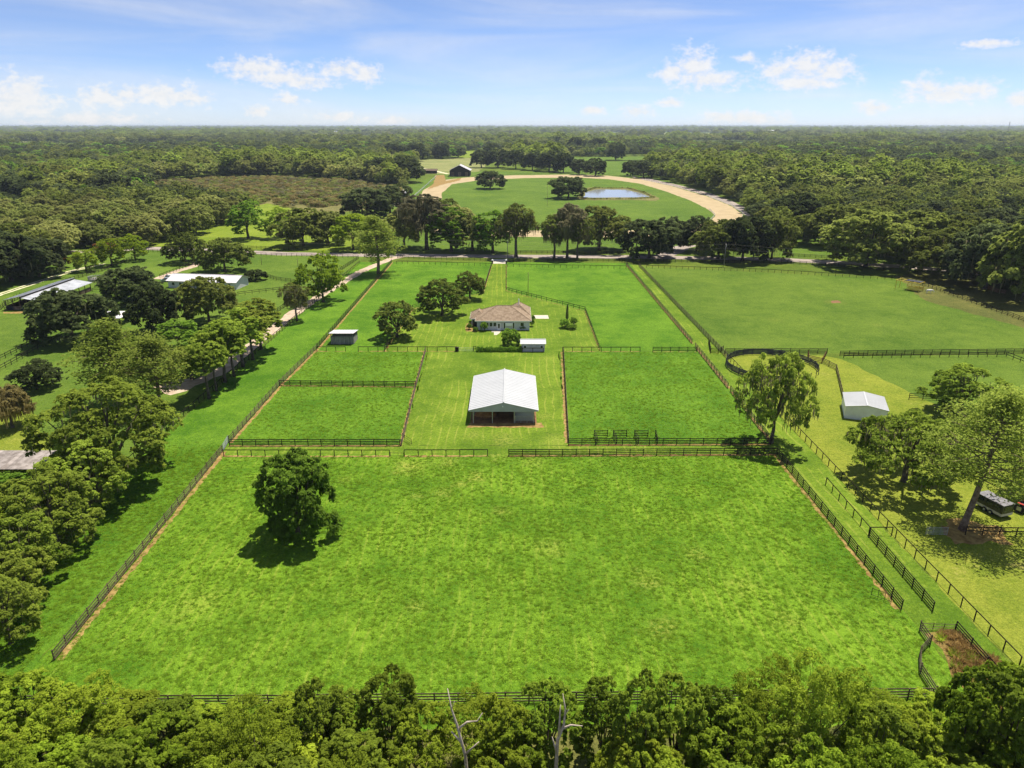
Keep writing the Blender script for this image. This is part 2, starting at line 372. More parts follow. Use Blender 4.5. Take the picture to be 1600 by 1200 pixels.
M['pole'] = worn('grey_pole_wood', (0.17, 0.15, 0.13), (0.30, 0.27, 0.24), 2, 0.85)
M['horse'] = worn('white_horse_coat', (0.68, 0.66, 0.62), (0.78, 0.76, 0.72), 1.2, 0.7)
M['pen'] = worn('dark_blue_grey_board', (0.022, 0.024, 0.034), (0.075, 0.078, 0.09), 1.2, 0.7, 0.2, 8, 0.2, rnd=0.3)
M['bark'] = worn('oak_bark', (0.055, 0.042, 0.032), (0.17, 0.14, 0.11), 2.0, 0.95, 0.6, 9, 0.05)
M['bark_pine'] = worn('pine_bark', (0.12, 0.08, 0.055), (0.26, 0.19, 0.14), 2.0, 0.95, 0.6, 8, 0.05)
M['snag'] = worn('bleached_dead_wood', (0.34, 0.27, 0.21), (0.55, 0.46, 0.38), 2.0, 0.9, 0.4, 9, 0.1)
# foliage
M['lf_oak'] = leafmat('leaf_live_oak', (0.074, 0.110, 0.019), (0.300, 0.360, 0.072), (0.312, 0.300, 0.084))
M['lf_oak_y'] = leafmat('leaf_sunny_oak', (0.125, 0.165, 0.034), (0.405, 0.455, 0.120), (0.44, 0.40, 0.15))
M['lf_green'] = leafmat('leaf_glossy_green', (0.069, 0.157, 0.016), (0.280, 0.459, 0.052), (0.269, 0.381, 0.056))
M['lf_bright'] = leafmat('leaf_bright_green', (0.105, 0.185, 0.014), (0.330, 0.440, 0.035), (0.34, 0.38, 0.03))
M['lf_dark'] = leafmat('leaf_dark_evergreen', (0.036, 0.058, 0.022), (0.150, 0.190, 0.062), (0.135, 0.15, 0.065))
M['lf_pine'] = leafmat('leaf_pine_needles', (0.115, 0.180, 0.022), (0.400, 0.490, 0.085), (0.34, 0.38, 0.08))
M['lf_moss'] = leafmat('leaf_spanish_moss', (0.13, 0.125, 0.060), (0.33, 0.31, 0.17), (0.28, 0.25, 0.14))
M['lf_thick'] = leafmat('leaf_thicket', (0.101, 0.176, 0.013), (0.407, 0.550, 0.050), (0.484, 0.495, 0.055))
M['lf_thick_d'] = leafmat('leaf_thicket_dark', (0.077, 0.140, 0.015), (0.331, 0.463, 0.048), (0.350, 0.388, 0.050))
M['lf_brown'] = leafmat('leaf_brown_weeping', (0.15, 0.125, 0.05), (0.40, 0.33, 0.14), (0.36, 0.3, 0.09))
M['lf_red'] = leafmat('leaf_red_shrub', (0.146, 0.055, 0.024), (0.403, 0.146, 0.073), (0.183, 0.183, 0.037))
M['lf_grass'] = leafmat('grass_blades', (0.098, 0.222, 0.012), (0.265, 0.425, 0.034), (0.33, 0.42, 0.05))
M['lf_weed'] = leafmat('leaf_brown_weeds', (0.24, 0.14, 0.05), (0.55, 0.36, 0.14), (0.45, 0.36, 0.12))
M['lf_near'] = leafmat('leaf_near_oak', (0.107, 0.177, 0.020), (0.427, 0.549, 0.073), (0.464, 0.488, 0.085))

# ------------------------------------------------------------------ the ground and its sheets
def densify(poly, step, jit, rng, closed=True):
    res = []; n = len(poly)
    for i in range(n if closed else n - 1):
        a, b = poly[i], poly[(i + 1) % n]; d = math.dist(a, b); k = max(1, int(d / step))
        for j in range(k):
            t = j / k; x = a[0] + (b[0] - a[0]) * t; y = a[1] + (b[1] - a[1]) * t
            res.append((x + rng.uniform(-jit, jit), y + rng.uniform(-jit, jit)))
    if not closed: res.append(poly[-1])
    return res


def sheet(name, pts, z, mat, jit=0.25, step=2.0, kind='structure', px=True, label=None):
    rng = random.Random(name + str(len(pts)))
    poly = [at(*p) for p in pts] if px else list(pts)
    poly = densify(poly, step, jit, rng)
    me = bpy.data.meshes.new(name); me.from_pydata([(x, y, z) for x, y in poly], [], [tuple(range(len(poly)))]); me.materials.append(mat)
    me.update()
    if me.polygons[0].normal.z < 0: me.flip_normals()
    o = put(name, me); o['kind'] = kind
    if label: o['label'] = label
    return o


def strip(name, pts, w, z, mat, jit=0.12, step=1.5, px=True, kind='structure', off=0.0):
    """a band of width w along a polyline; the edges wander"""
    rng = random.Random(name + str(pts[0]))
    line = [at(*p) for p in pts] if px else list(pts)
    line = densify(line, step, 0.0, rng, closed=False)
    vs, fs = [], []
    for i, (x, y) in enumerate(line):
        a = line[max(i - 1, 0)]; b = line[min(i + 1, len(line) - 1)]; dx, dy = b[0] - a[0], b[1] - a[1]; l = math.hypot(dx, dy) or 1
        nx, ny = -dy / l, dx / l
        wl = w / 2 + rng.uniform(-jit, jit) + off; wr = w / 2 + rng.uniform(-jit, jit) - off
        vs += [(x + nx * wl, y + ny * wl, z), (x - nx * wr, y - ny * wr, z)]
        if i: fs.append((2 * i - 1, 2 * i + 1, 2 * i, 2 * i - 2))
    me = bpy.data.meshes.new(name); me.from_pydata(vs, [], fs); me.materials.append(mat); me.update()
    if me.polygons[0].normal.z < 0: me.flip_normals()
    o = put(name, me); o['kind'] = kind
    return o


R = 90000.0
gm = MB(); gm.v = [(-R, -R, 0), (R, -R, 0), (R, R, 0), (-R, R, 0)]; gm.f = [(0, 1, 2, 3)]
tag(gm.build('ground', M['base']), kind='structure')
W = lambda *p: [(x, y) for x, y in p]
XL, XR = -51.7, 48.6        # the two long side fences of the farm
sheet('side_pasture', W((-66, 20), (-51.7, 20), (-51.7, 304), (-65.5, 304)), 0.006, M['paddock_b'], px=False)
sheet('front_paddock', W((-51.5, 53), (47.5, 53), (47.2, 114.6), (-51.8, 114.6)), 0.008, M['paddock'], px=False)
sheet('cross_lane', W((-51.8, 114.6), (47.4, 114.6), (47.5, 118.2), (-51.8, 118.2)), 0.008, M['lawn'], px=False)
sheet('left_paddock', W((-51.8, 118.2), (-20.3, 118.2), (-21.7, 176), (-51.8, 176)), 0.008, M['paddock_b'], px=False)
sheet('barn_yard', W((-20.3, 118.2), (10.3, 118.2), (12.0, 176), (-21.7, 176)), 0.008, M['lawn'], px=False)
sheet('right_paddock', W((10.3, 118.2), (47.5, 118.2), (48.6, 176), (12.0, 176)), 0.008, M['paddock_b'], px=False)
sheet('house_yard', [(601, 549), (645, 483), (755, 458), (769, 412), (791, 412), (792, 455), (914, 487), (938, 549)], 0.012, M['lawn'])
sheet('far_left_paddock', W((-51.8, 176), (-1, 176), (-5, 304), (-51.6, 304)), 0.007, M['paddock_b'], px=False)
sheet('far_right_paddock', W((-1, 176), (48.6, 176), (50, 302), (-5, 304)), 0.007, M['paddock_b'], px=False)
sheet('grass_lane', W((47.5, 53), (54.3, 53), (53.2, 300), (50, 300), (48.6, 176), (47.3, 114)), 0.0065, M['lawn'], px=False)
sheet('dry_paddock', W((54.5, 40), (170, 40), (170, 120), (98, 150), (80, 172), (53.6, 174)), 0.005, M['yellow'], px=False, jit=0.5)
sheet('small_paddock', W((82.5, 172), (180, 174), (180, 128), (100, 128), (88, 140)), 0.009, M['field_r'], px=False, jit=0.5)
sheet('wide_pasture', W((53.6, 174.2), (200, 174.2), (175, 190), (153, 206), (146, 262), (147, 268), (54, 294)), 0.006, M['field_r'], px=False)
sheet('neighbour_pasture', W((-260, 60), (-66.2, 60), (-65.8, 325), (-140, 332), (-260, 345)), 0.005, M['field_l'], px=False, jit=0.6)
sheet('litter_ground', [(1445, 470), (1600, 512), (1700, 540), (1700, 430), (1440, 425), (1400, 432)], 0.007, M['dirtgrass'], jit=0.8)
sheet('shaded_ground', [(40, 640), (75, 690), (75, 760), (0, 800), (-120, 800), (-120, 640)], 0.007, M['yellow'], jit=0.6)
sheet('left_litter', W((-66.0, 62), (-61.5, 68), (-63, 80), (-62, 92), (-65.6, 104), (-74, 104), (-82, 62)), 0.0085, M['dirtgrass'], px=False, jit=1.3, step=1.5)
sheet('thicket_ground', W((-75, 8), (75, 8), (75, 55.3), (47, 54.0), (-20, 53.4), (-75, 57)), 0.0095, M['dirtgrass'], px=False, jit=1.0)
sheet('pine_litter', W((62, 86.0), (70, 86), (71, 90), (66, 92.2), (62.2, 90.4)), 0.009, M['soil'], px=False, jit=0.7, step=0.9)
sheet('marsh', [(215, 330), (240, 284), (330, 279), (430, 277), (560, 284), (628, 297), (622, 318), (560, 330), (470, 338), (380, 345), (300, 345)], 0.02, M['marsh'], jit=4, step=12)
sheet('bright_meadow', [(345, 331), (420, 318), (470, 330), (470, 352), (410, 362), (360, 352)], 0.03, M['bright'], jit=2, step=6)
sheet('roadside_meadow', [(225, 383), (320, 350), (520, 360), (640, 372), (640, 394), (420, 390), (300, 387)], 0.012, M['bright'], jit=1.2, step=5)
TRACK_OUT = [(636, 335), (662, 297), (688, 282), (730, 277), (800, 274), (900, 272.6), (950, 274.5), (1000, 280), (1050, 291), (1105, 307), (1145, 323), (1161, 336), (1158, 348), (1130, 360), (1080, 368), (960, 371), (800, 370), (690, 366), (640, 352)]
TRACK_IN = [(690, 302), (706, 288), (750, 281.5), (820, 278.3), (900, 277.5), (950, 280), (1000, 287), (1040, 299), (1080, 314), (1108, 328), (1117, 336.5), (1113, 343), (1100, 348.5), (1060, 357), (960, 361), (820, 360), (720, 352), (690, 330)]
sheet('track_surround', [(600, 345), (640, 290), (700, 268), (900, 268), (1010, 274), (1110, 300), (1175, 330), (1190, 350), (1150, 380), (900, 392), (640, 392), (600, 370)], 0.02, M['infield'], jit=1, step=8)
sheet('race_track', TRACK_OUT, 0.04, M['sand'], jit=0.6, step=6)
sheet('track_infield', TRACK_IN, 0.06, M['infield'], jit=0.5, step=6)
sheet('track_outer_road', [(985, 276), (1010, 278), (1060, 289), (1110, 302), (1150, 317), (1182, 335), (1184, 343), (1172, 341), (1142, 321), (1104, 306), (1052, 291), (1005, 281)], 0.05, M['road'], jit=0.4, step=6)
sheet('dirt_yard', [(668, 296), (678, 286), (680, 274), (694, 273), (697, 283), (720, 278), (718, 282), (690, 289)], 0.07, M['soil'], jit=0.8, step=5)
strip('gravel_path', [(640, 268), (650, 262), (668, 264), (700, 272)], 5, 0.05, M['white_sand'], jit=0.5, step=6)
strip('gravel_path', [(618, 292), (627, 297), (634, 306), (616, 322)], 6, 0.05, M['road'], jit=0.5, step=6)
sheet('pale_field', [(648, 272), (652, 250), (745, 246), (760, 258), (748, 268), (700, 272)], 0.03, M['pale'], jit=2, step=15)
sheet('far_meadow', [(868, 270), (880, 246), (1020, 244), (1030, 262), (985, 275)], 0.03, M['infield'], jit=2, step=15)
for i, pl in enumerate([[(-40, 231), (-40, 225), (60, 224), (130, 226), (132, 230), (40, 232)], [(715, 247), (725, 236), (800, 234), (815, 246)], [(400, 222), (420, 216), (520, 216), (520, 221)], [(820, 214), (830, 210), (960, 210), (980, 213)],
                        [(1020, 217), (1040, 212), (1120, 213), (1110, 217)], [(1330, 220), (1340, 216), (1400, 216), (1400, 220)], [(1480, 358), (1500, 346), (1600, 338), (1660, 336), (1660, 352), (1560, 356)]]):
    sheet('clearing', pl, 0.03, M['bright' if i < 3 else 'infield'], jit=3, step=25)
GLADES = [(-1000, 2000, 260, 330, 'bright'), (-2100, 2500, 420, 420, 'pale'), (700, 2350, 260, 380, 'infield'), (1650, 2500, 330, 380, 'bright'), (250, 3300, 420, 500, 'pale'), (-500, 3600, 420, 520, 'bright'), (2600, 3900, 600, 560, 'bright'), (-3000, 4400, 800, 620, 'pale'), (1200, 5200, 800, 900, 'pale'), (-1200, 6000, 900, 1000, 'bright'), (3800, 6400, 1000, 900, 'pale')]
for gx, gy, ga, gb, gmat in GLADES:
    sheet('clearing', [(gx + ga * math.cos(t * math.pi / 12) * (1 + .18 * math.sin(3 * t + gx)), gy + gb * math.sin(t * math.pi / 12)) for t in range(24)], 0.03, M[gmat], jit=8, step=40, px=False)
hm = MB(); hr2 = random.Random(3)
for ring, (hd, hh) in enumerate(((11000, 34), (15000, 52), (21000, 62))):
    vs_ = []; n_h = 160
    for k in range(n_h + 1):
        x_ = -hd * 1.0 + 2 * hd * k / n_h; z_ = hh * (0.55 + 0.25 * math.sin(k * .21 + ring * 2) + 0.14 * math.sin(k * .53 + ring) + 0.08 * hr2.uniform(-1, 1))
        vs_ += [(x_, hd - 1400, -1), (x_, hd + 60 * math.sin(k), z_), (x_, hd + 1800, -1)]
    hm.add(vs_, [f for k in range(n_h) for f in ((3 * k, 3 * k + 3, 3 * k + 4, 3 * k + 1), (3 * k + 1, 3 * k + 4, 3 * k + 5, 3 * k + 2))])
tag(hm.build('hills', M['forest_floor'], None, True), kind='structure')
sheet('wood_glade', [(1215, 402), (1226, 372), (1262, 366), (1302, 376), (1320, 404)], 0.03, M['field_r'], jit=1, step=5)
strip('road', [(-60, 402), (150, 392), (232, 388), (330, 391), (440, 396.5), (560, 398.5), (640, 399), (780, 400.5), (900, 401), (1000, 401.5), (1120, 403.5), (1230, 406), (1330, 411.5), (1400, 416), (1480, 422), (1700, 445)], 8.5, 0.014, M['road'], jit=0.25, step=4)
strip('side_road', [(1030, 402), (1052, 394), (1066, 386), (1085, 381), (1110, 377)], 8, 0.017, M['road'], jit=0.3, step=3)
strip('gravel_lane', [(640, 398), (612, 404), (590, 413), (560, 426), (500, 462), (455, 492), (400, 535), (345, 580), (300, 600), (262, 612)], 3.8, 0.011, M['lane'], jit=0.45, step=2)
sheet('gravel_turnaround', [(262, 618), (240, 606), (258, 596), (300, 592), (310, 600), (290, 612)], 0.013, M['lane'], jit=0.6)
for dx in (-0.95, 0.95):
    strip('two_track_lane', [(x + 0, y) for x, y in [(at(-60, 482)[0] + dx, at(-60, 482)[1]), (at(0, 460)[0] + dx, at(0, 460)[1]), (at(110, 424)[0] + dx, at(110, 424)[1]), (at(160, 412)[0] + dx, at(160, 412)[1])]], 1.0, 0.011, M['white_sand'], jit=0.15, px=False)
sheet('driveway_apron', [(770, 412), (770.5, 405), (790, 405), (790.5, 412)], 0.017, M['concrete'], jit=0.2)
for px in (776.5, 783.5):
    strip('wheel_track', [(px, 412), (px, 432), (px - (780 - px) * .3, 455)], 0.55, 0.016, M['bright'], jit=0.15)
strip('paved_path', [(245, 436), (275, 424), (300, 417), (312, 410)], 3.6, 0.012, M['lane'], jit=0.2)
sheet('parking_pad', [(836, 498), (834, 492.5), (856, 492.5), (858, 498)], 0.02, M['concrete'], jit=0.03)
sheet('patio', [(768, 519), (768, 516), (784, 516), (780, 521), (776, 523.5), (772, 523.5), (772, 519)], 0.02, M['concrete'], jit=0.05)
sheet('mulch_bed', [(726, 513), (731, 505), (745, 500), (748, 518), (728, 518)], 0.018, M['soil'], jit=0.2)
sheet('bare_ring', [(1298, 470), (1310, 469), (1314, 473), (1300, 474)], 0.012, M['dirt'], jit=0.25, step=0.8)
sheet('weedy_corner', W((47.6, 67.2), (51.0, 68.0), (53.8, 61.0), (54.2, 54), (48, 53), (46.6, 60.0), (48.2, 64.6)), 0.012, M['weeds'], px=False, jit=0.3)
sheet('barn_apron', W((-8.6, 126.6), (6, 126.4), (5.6, 128.8), (-8.4, 128.8)), 0.014, M['soil'], px=False, jit=0.35, step=0.8)
sheet('barn_floor', W((-8.2, 128.6), (4.9, 128.6), (4.9, 148), (-8.2, 148)), 0.018, M['dirt'], px=False, jit=0.05)
sheet('trampled_soil', [(6, 487), (16, 488), (60, 484), (62, 486), (30, 490), (4, 490)], 0.012, M['soil'], jit=0.3)

# pond with reeds round its edge
m, nt, out = mat_new('pond_water'); b = nt.nodes.new('ShaderNodeBsdfPrincipled'); b.inputs['Base Color'].default_value = (0.27, 0.27, 0.26, 1)  # pale base colour puts the reflection of bright clouds into the water
b.inputs['Roughness'].default_value = 0.06; b.inputs['IOR'].default_value = 1.33; b.inputs['Specular IOR Level'].default_value = 0.3
g = nt.nodes.new('ShaderNodeNewGeometry'); nt.links.new(b.outputs[0], out.inputs[0]); M['water'] = m
sheet('pond_bank', [(902, 312), (905, 300), (920, 293), (985, 294), (1012, 301), (1031, 310), (1024, 314), (985, 312.5), (930, 313)], 0.08, M['marsh'], jit=1.2, step=4)
sheet('pond', [(912, 308.5), (915, 300.5), (930, 296), (980, 296.5), (1003, 302.5), (1016, 307.8), (985, 308.6), (930, 308.8)], 0.10, M['water'], jit=0.8, step=4)

# ------------------------------------------------------------------ trees
def leaf_mesh(name, C, Nn, S, tint, mat, aspect=0.62):
    n = len(C); rng = np.random.default_rng(len(C))
    Nn = Nn / (np.linalg.norm(Nn, axis=1, keepdims=True) + 1e-9)
    r = rng.normal(size=(n, 3)); t = np.cross(Nn, r); t /= (np.linalg.norm(t, axis=1, keepdims=True) + 1e-9); bt = np.cross(Nn, t)
    a = (S * 0.5)[:, None]; bb = a * aspect
    bend = Nn * (S * 0.12)[:, None]
    V = np.stack([C - t * a - bend, C + bt * bb + bend * 0.5, C + t * a - bend, C - bt * bb + bend * 0.5], axis=1).reshape(-1, 3)
    return leaf_build(name, V, tint, mat)


def leaf_build(name, V, tint, mat):
    n = len(V) // 4
    me = bpy.data.meshes.new(name); me.vertices.add(4 * n); me.vertices.foreach_set('co', V.astype(np.float32).ravel())
    me.loops.add(4 * n); me.loops.foreach_set('vertex_index', np.arange(4 * n, dtype=np.int32))
    me.polygons.add(n); me.polygons.foreach_set('loop_start', np.arange(0, 4 * n, 4, dtype=np.int32))
    at_ = me.attributes.new('tint', 'FLOAT', 'POINT'); at_.data.foreach_set('value', np.repeat(np.clip(tint, 0, 1), 4).astype(np.float32))
    me.materials.append(mat); me.update(); me.validate(); return me


def lobed_crown(rng, H, Wd, n_lobe, z_lo, z_hi, lobe_r, clumps, leaves, flat=0.75, spread=0.34, round_=1.0):
    """leaf clumps on the outer skins of many overlapping domes that fill a rounded crown from z_lo * H up to H"""
    r0 = lobe_r * Wd; zb = z_lo * H; zc = (H + zb) / 2; Rz = max(0.1, (H - zb) / 2 - r0 * flat * 0.8); Rh = max(0.1, Wd / 2 - r0 * 0.9)
    lob = [(0, 0, zc, max(r0 * 1.35, 0.30 * Wd))]; ph0 = rng.uniform(0, 6.28)
    for k in range(n_lobe):
        zd = 1 - 1.72 * (k + 0.5) / n_lobe; a = ph0 + k * 2.39996 + rng.uniform(-.4, .4); j = rng.uniform(0.66, 1.22); h = math.sqrt(max(0.02, 1 - zd * zd)) * j
        lob.append((Rh * h * math.cos(a), Rh * h * math.sin(a), zc + Rz * zd * rng.uniform(0.8, 1.1), r0 * rng.uniform(0.7, 1.22)))
    C, Nn, T = [], [], []
    for li, (x, y, z, r) in enumerate(lob):
        o = np.array([x / Rh, y / Rh, (z - zc) / Rz * 0.8 + 0.25]); o /= (np.linalg.norm(o) + 1e-6); lt = rng.uniform(-.14, .14)
        for _ in range(clumps if li else clumps * 3):
            d = rng.normal(size=3); d /= np.linalg.norm(d)
            if li and d @ o < -0.15: d = d - 2 * (d @ o) * o
            if d[2] < -0.55: d[2] = -d[2]
            cc = np.array([x, y, z]) + d * np.array([r, r, r * flat]) * rng.uniform(0.74, 1.06)
            k = max(3, int(leaves * rng.uniform(0.5, 1.5))); cr = min(r, r0 * 1.3) * rng.uniform(0.17, 0.31)
            q = rng.normal(size=(k, 3)); q /= np.linalg.norm(q, axis=1, keepdims=True); q *= rng.uniform(0.25, 1.0, size=(k, 1)) ** 0.5
            q[:, 2] = np.where(q[:, 2] < -0.3, -q[:, 2], q[:, 2])
            p = cc + q * np.array([cr, cr, cr * 0.72]) * 1.12
            nn = q * 0.75 + d * 0.15 + rng.normal(size=(k, 3)) * 0.32 + np.array([0.05, 0.05, 0.45])
            C.append(p); Nn.append(nn); T.append(np.clip(rng.normal(0.42 + lt + rng.uniform(-.2, .2), 0.20, size=k), 0, 1))
    C = np.concatenate(C); C[:, 2] = np.maximum(C[:, 2], 0.15)
    return C, np.concatenate(Nn), np.concatenate(T), lob


def limb_mesh(rng, name, H, lob, r0, fork, mat, lean=(0, 0), bare=1.0):
    mb = MB(); fz = fork * H
    top = (lean[0] * fz, lean[1] * fz, fz)
    mb.tube([(0, 0, -0.3), (lean[0] * fz * .2 + rng.uniform(-.1, .1), lean[1] * fz * .2, fz * .25), (lean[0] * fz * .6, lean[1] * fz * .6 + rng.uniform(-.15, .15), fz * .65), top], [r0 * 1.45, r0 * 1.05, r0 * 0.9, r0 * 0.8], 8)
    for (x, y, z, r) in lob[:9]:
        mid = ((top[0] + x) / 2 + rng.uniform(-.4, .4), (top[1] + y) / 2 + rng.uniform(-.4, .4), (top[2] + z) / 2 + 0.08 * H * rng.uniform(-.4, .6))
        mb.tube([top, mid, (x, y, z + r * 0.3)], [r0 * 0.55, r0 * 0.36, r0 * 0.10], 6, cap=False)
    return mb.mesh(name, mat, True)


TPL = {}


def tpl(kind, crown, trunk, H, Wd, moss=None): TPL.setdefault(kind, []).append((crown, trunk, moss, H, Wd))


def moss_mesh(rng, name, lob, n, ln, mat, size=0.11):
    V = []; T = []
    for _ in range(n):
        x, y, z, r = lob[rng.integers(len(lob))]; a = rng.uniform(0, 2 * math.pi); q = r * rng.uniform(0.5, 1.02)
        p = np.array([x + q * math.cos(a), y + q * math.sin(a), z - r * 0.25 * rng.uniform(-1.6, 1)])
        l = ln * rng.uniform(0.4, 1.2); b = rng.uniform(0, math.pi); dx, dy = math.cos(b) * size, math.sin(b) * size
        V += [p + (-dx, -dy, 0), p + (dx, dy, 0), p + (dx * .3, dy * .3, -l), p + (-dx * .3, -dy * .3, -l)]; T.append(rng.uniform(0, 1))
    return leaf_build(name, np.array(V), np.array(T), mat)


def make_broad(kind, n, H, Wd, leaf, mat, seed, n_lobe=10, z_lo=0.34, z_hi=0.80, lobe_r=0.24, clumps=18, leaves=26, fork=0.28, r0=0.35, moss=0, moss_len=1.6, flat=0.75, spread=0.34, bark='bark', lean=(0, 0), mossm='lf_moss', round_=1.0):
    for i in range(n):
        rng = np.random.default_rng(seed + i * 13)
        C, Nn, T, lob = lobed_crown(rng, H, Wd, n_lobe, z_lo, z_hi, lobe_r, clumps, leaves, flat, spread, round_)
        S = leaf * rng.uniform(0.6, 1.35, size=len(C))
        cm = leaf_mesh(kind + '_crown', C, Nn, S, T, M[mat])
        tm = limb_mesh(rng, kind + '_trunk', H, lob, r0, fork, M[bark], lean)
        mm = moss_mesh(rng, kind + '_moss', lob, moss, moss_len, M[mossm]) if moss else None
        tpl(kind, cm, tm, float(np.percentile(C[:, 2], 99.6)), float(2 * np.percentile(np.hypot(C[:, 0], C[:, 1]), 96)), mm)


def make_pine(kind, n, H, Wd, leaf, mat, seed, puffs=46, leaves=110, z_lo=0.42, r0=0.3, lean=(0.0, 0.0)):
    for i in range(n):
        rng = np.random.default_rng(seed + i * 7); C, Nn, T = [], [], []
        mb = MB(); top = Vector((lean[0] * H, lean[1] * H, H * 0.97))
        pt = lambda t: Vector((lean[0] * H * t + 0.25 * math.sin(t * 5 + i), lean[1] * H * t + 0.2 * math.sin(t * 4 + 1 + i), H * 0.97 * t))
        ts = [0, .08, .25, .45, .65, .85, 1.0]
        mb.tube([pt(t) - Vector((0, 0, 0.3 if t == 0 else 0)) for t in ts], [r0 * f for f in (1.45, 1.1, .95, .8, .6, .35, .12)], 8)
        for k in range(puffs):
            t = z_lo + (1 - z_lo) * ((k + rng.uniform(0, 1)) / puffs); a = k * 2.4 + rng.uniform(-.5, .5)
            env = math.sin(min(1.0, (t - z_lo) / (1 - z_lo) * 0.9 + 0.22) * math.pi) ** 0.65
            rr = Wd * 0.5 * env * rng.uniform(0.35, 1.0)
            base = pt(t); end = base + Vector((rr * math.cos(a), rr * math.sin(a), rr * rng.uniform(-0.05, 0.35)))
            if rr > Wd * 0.16: mb.tube([base, base.lerp(end, .55) + Vector((0, 0, -0.1)), end], [r0 * .26, r0 * .18, r0 * .07], 5, cap=False)
            pr = Wd * rng.uniform(0.085, 0.135)
            for q in range(2):
                c = np.array(base.lerp(end, 1.0 if q == 0 else rng.uniform(.5, .85))) + (rng.normal(size=3) * pr * 0.4)
                k2 = int(leaves * 0.5 * rng.uniform(.7, 1.3)); d = rng.normal(size=(k2, 3)); d /= np.linalg.norm(d, axis=1, keepdims=True)
                p = c + d * np.array([pr, pr, pr * .62]) * rng.uniform(0.35, 1.0, size=(k2, 1)) ** 0.5
                C.append(p); Nn.append(d * 0.4 + rng.normal(size=(k2, 3)) * 0.45 + np.array([0.1, 0.1, .65])); T.append(np.clip(rng.normal(0.45 + rng.uniform(-.2, .25), .2, size=k2) + d[:, 2] * 0.18, 0, 1))  # needle tint rises toward each puff's top, painting in light from above
        C = np.concatenate(C); Nn = np.concatenate(Nn); T = np.concatenate(T)
        cm = leaf_mesh(kind + '_crown', C, Nn, leaf * rng.uniform(.6, 1.35, size=len(C)), T, M[mat], 0.5)
        tpl(kind, cm, mb.mesh(kind + '_trunk', M['bark_pine'], True), H, Wd if lean != (0.0, 0.0) else float(2 * np.percentile(np.hypot(C[:, 0], C[:, 1]), 96)))


# near kinds carry small leaves, far kinds larger leaf sprays
make_broad('round_tree', 1, 11, 13, 0.54, 'lf_green', 11, n_lobe=30, z_lo=-0.2, z_hi=0.84, lobe_r=0.14, clumps=24, leaves=26, fork=0.16)
make_broad('yard_oak', 3, 10, 11.5, 0.55, 'lf_oak', 31, n_lobe=24, z_lo=-0.08, z_hi=0.84, lobe_r=0.155, clumps=20, leaves=17, fork=0.22, round_=1.2)
make_broad('bright_oak', 2, 12, 14, 0.6, 'lf_bright', 41, n_lobe=24, z_lo=-0.08, z_hi=0.85, lobe_r=0.155, clumps=20, leaves=17, fork=0.25, round_=1.2)
make_broad('live_oak', 4, 12, 16, 0.85, 'lf_oak', 51, n_lobe=22, z_lo=-0.08, z_hi=0.80, lobe_r=0.155, clumps=24, leaves=14, fork=0.24, r0=0.36, moss=240, moss_len=1.5)
make_broad('sunny_oak', 4, 12, 15, 0.85, 'lf_oak_y', 71, n_lobe=22, z_lo=-0.08, z_hi=0.80, lobe_r=0.155, clumps=24, leaves=14, fork=0.24, r0=0.45, moss=260, moss_len=1.5)
make_broad('dark_oak', 3, 11, 15, 0.85, 'lf_dark', 91, n_lobe=22, z_lo=-0.08, z_hi=0.80, lobe_r=0.155, clumps=24, leaves=14, fork=0.22, r0=0.36, moss=120)
make_broad('moss_oak', 3, 14, 12, 0.5, 'lf_oak', 111, n_lobe=15, z_lo=0.26, z_hi=0.86, lobe_r=0.17, clumps=24, leaves=16, fork=0.34, r0=0.4, moss=1100, moss_len=1.8, spread=0.36)
make_broad('near_moss_oak', 2, 11, 17, 0.42, 'lf_near', 131, n_lobe=30, z_lo=0.06, z_hi=0.80, lobe_r=0.12, clumps=22, leaves=26, fork=0.25, r0=0.42, moss=1100, moss_len=1.0, spread=0.40)
make_broad('near_oak', 3, 13, 15, 0.42, 'lf_near', 151, n_lobe=32, z_lo=-0.08, z_hi=0.84, lobe_r=0.125, clumps=24, leaves=30, fork=0.2, r0=0.4, moss=300, moss_len=1.0, flat=0.8)
make_broad('slim_tree', 3, 11, 7, 0.44, 'lf_near', 171, n_lobe=11, z_lo=0.3, z_hi=0.88, lobe_r=0.19, clumps=20, leaves=20, fork=0.42, r0=0.2, flat=0.95)
make_broad('tall_tree', 3, 16, 11, 0.6, 'lf_green', 191, n_lobe=16, z_lo=-0.08, z_hi=0.86, lobe_r=0.19, clumps=24, leaves=16, fork=0.3, r0=0.35, flat=1.0)
make_broad('thicket_tree', 4, 9, 8.5, 0.3, 'lf_thick', 211, n_lobe=28, z_lo=-0.08, z_hi=0.88, lobe_r=0.125, clumps=24, leaves=26, fork=0.2, r0=0.16, flat=0.95)
make_broad('dark_thicket_tree', 3, 10, 7.5, 0.3, 'lf_thick_d', 231, n_lobe=28, z_lo=-0.08, z_hi=0.88, lobe_r=0.125, clumps=24, leaves=26, fork=0.2, r0=0.18, flat=1.0)
make_broad('wispy_tree', 2, 10, 9, 0.2, 'lf_thick', 251, n_lobe=17, z_lo=0.2, z_hi=0.90, lobe_r=0.15, clumps=30, leaves=24, fork=0.25, r0=0.13, flat=1.0, moss=0)
make_broad('shrub', 3, 2.0, 2.6, 0.24, 'lf_green', 271, n_lobe=8, z_lo=0.02, z_hi=0.7, lobe_r=0.27, clumps=14, leaves=14, fork=0.15, r0=0.06)
make_broad('red_shrub', 1, 3.5, 5, 0.45, 'lf_red', 281, n_lobe=7, z_lo=0.2, z_hi=0.75, lobe_r=0.24, clumps=14, leaves=14, fork=0.15, r0=0.1)
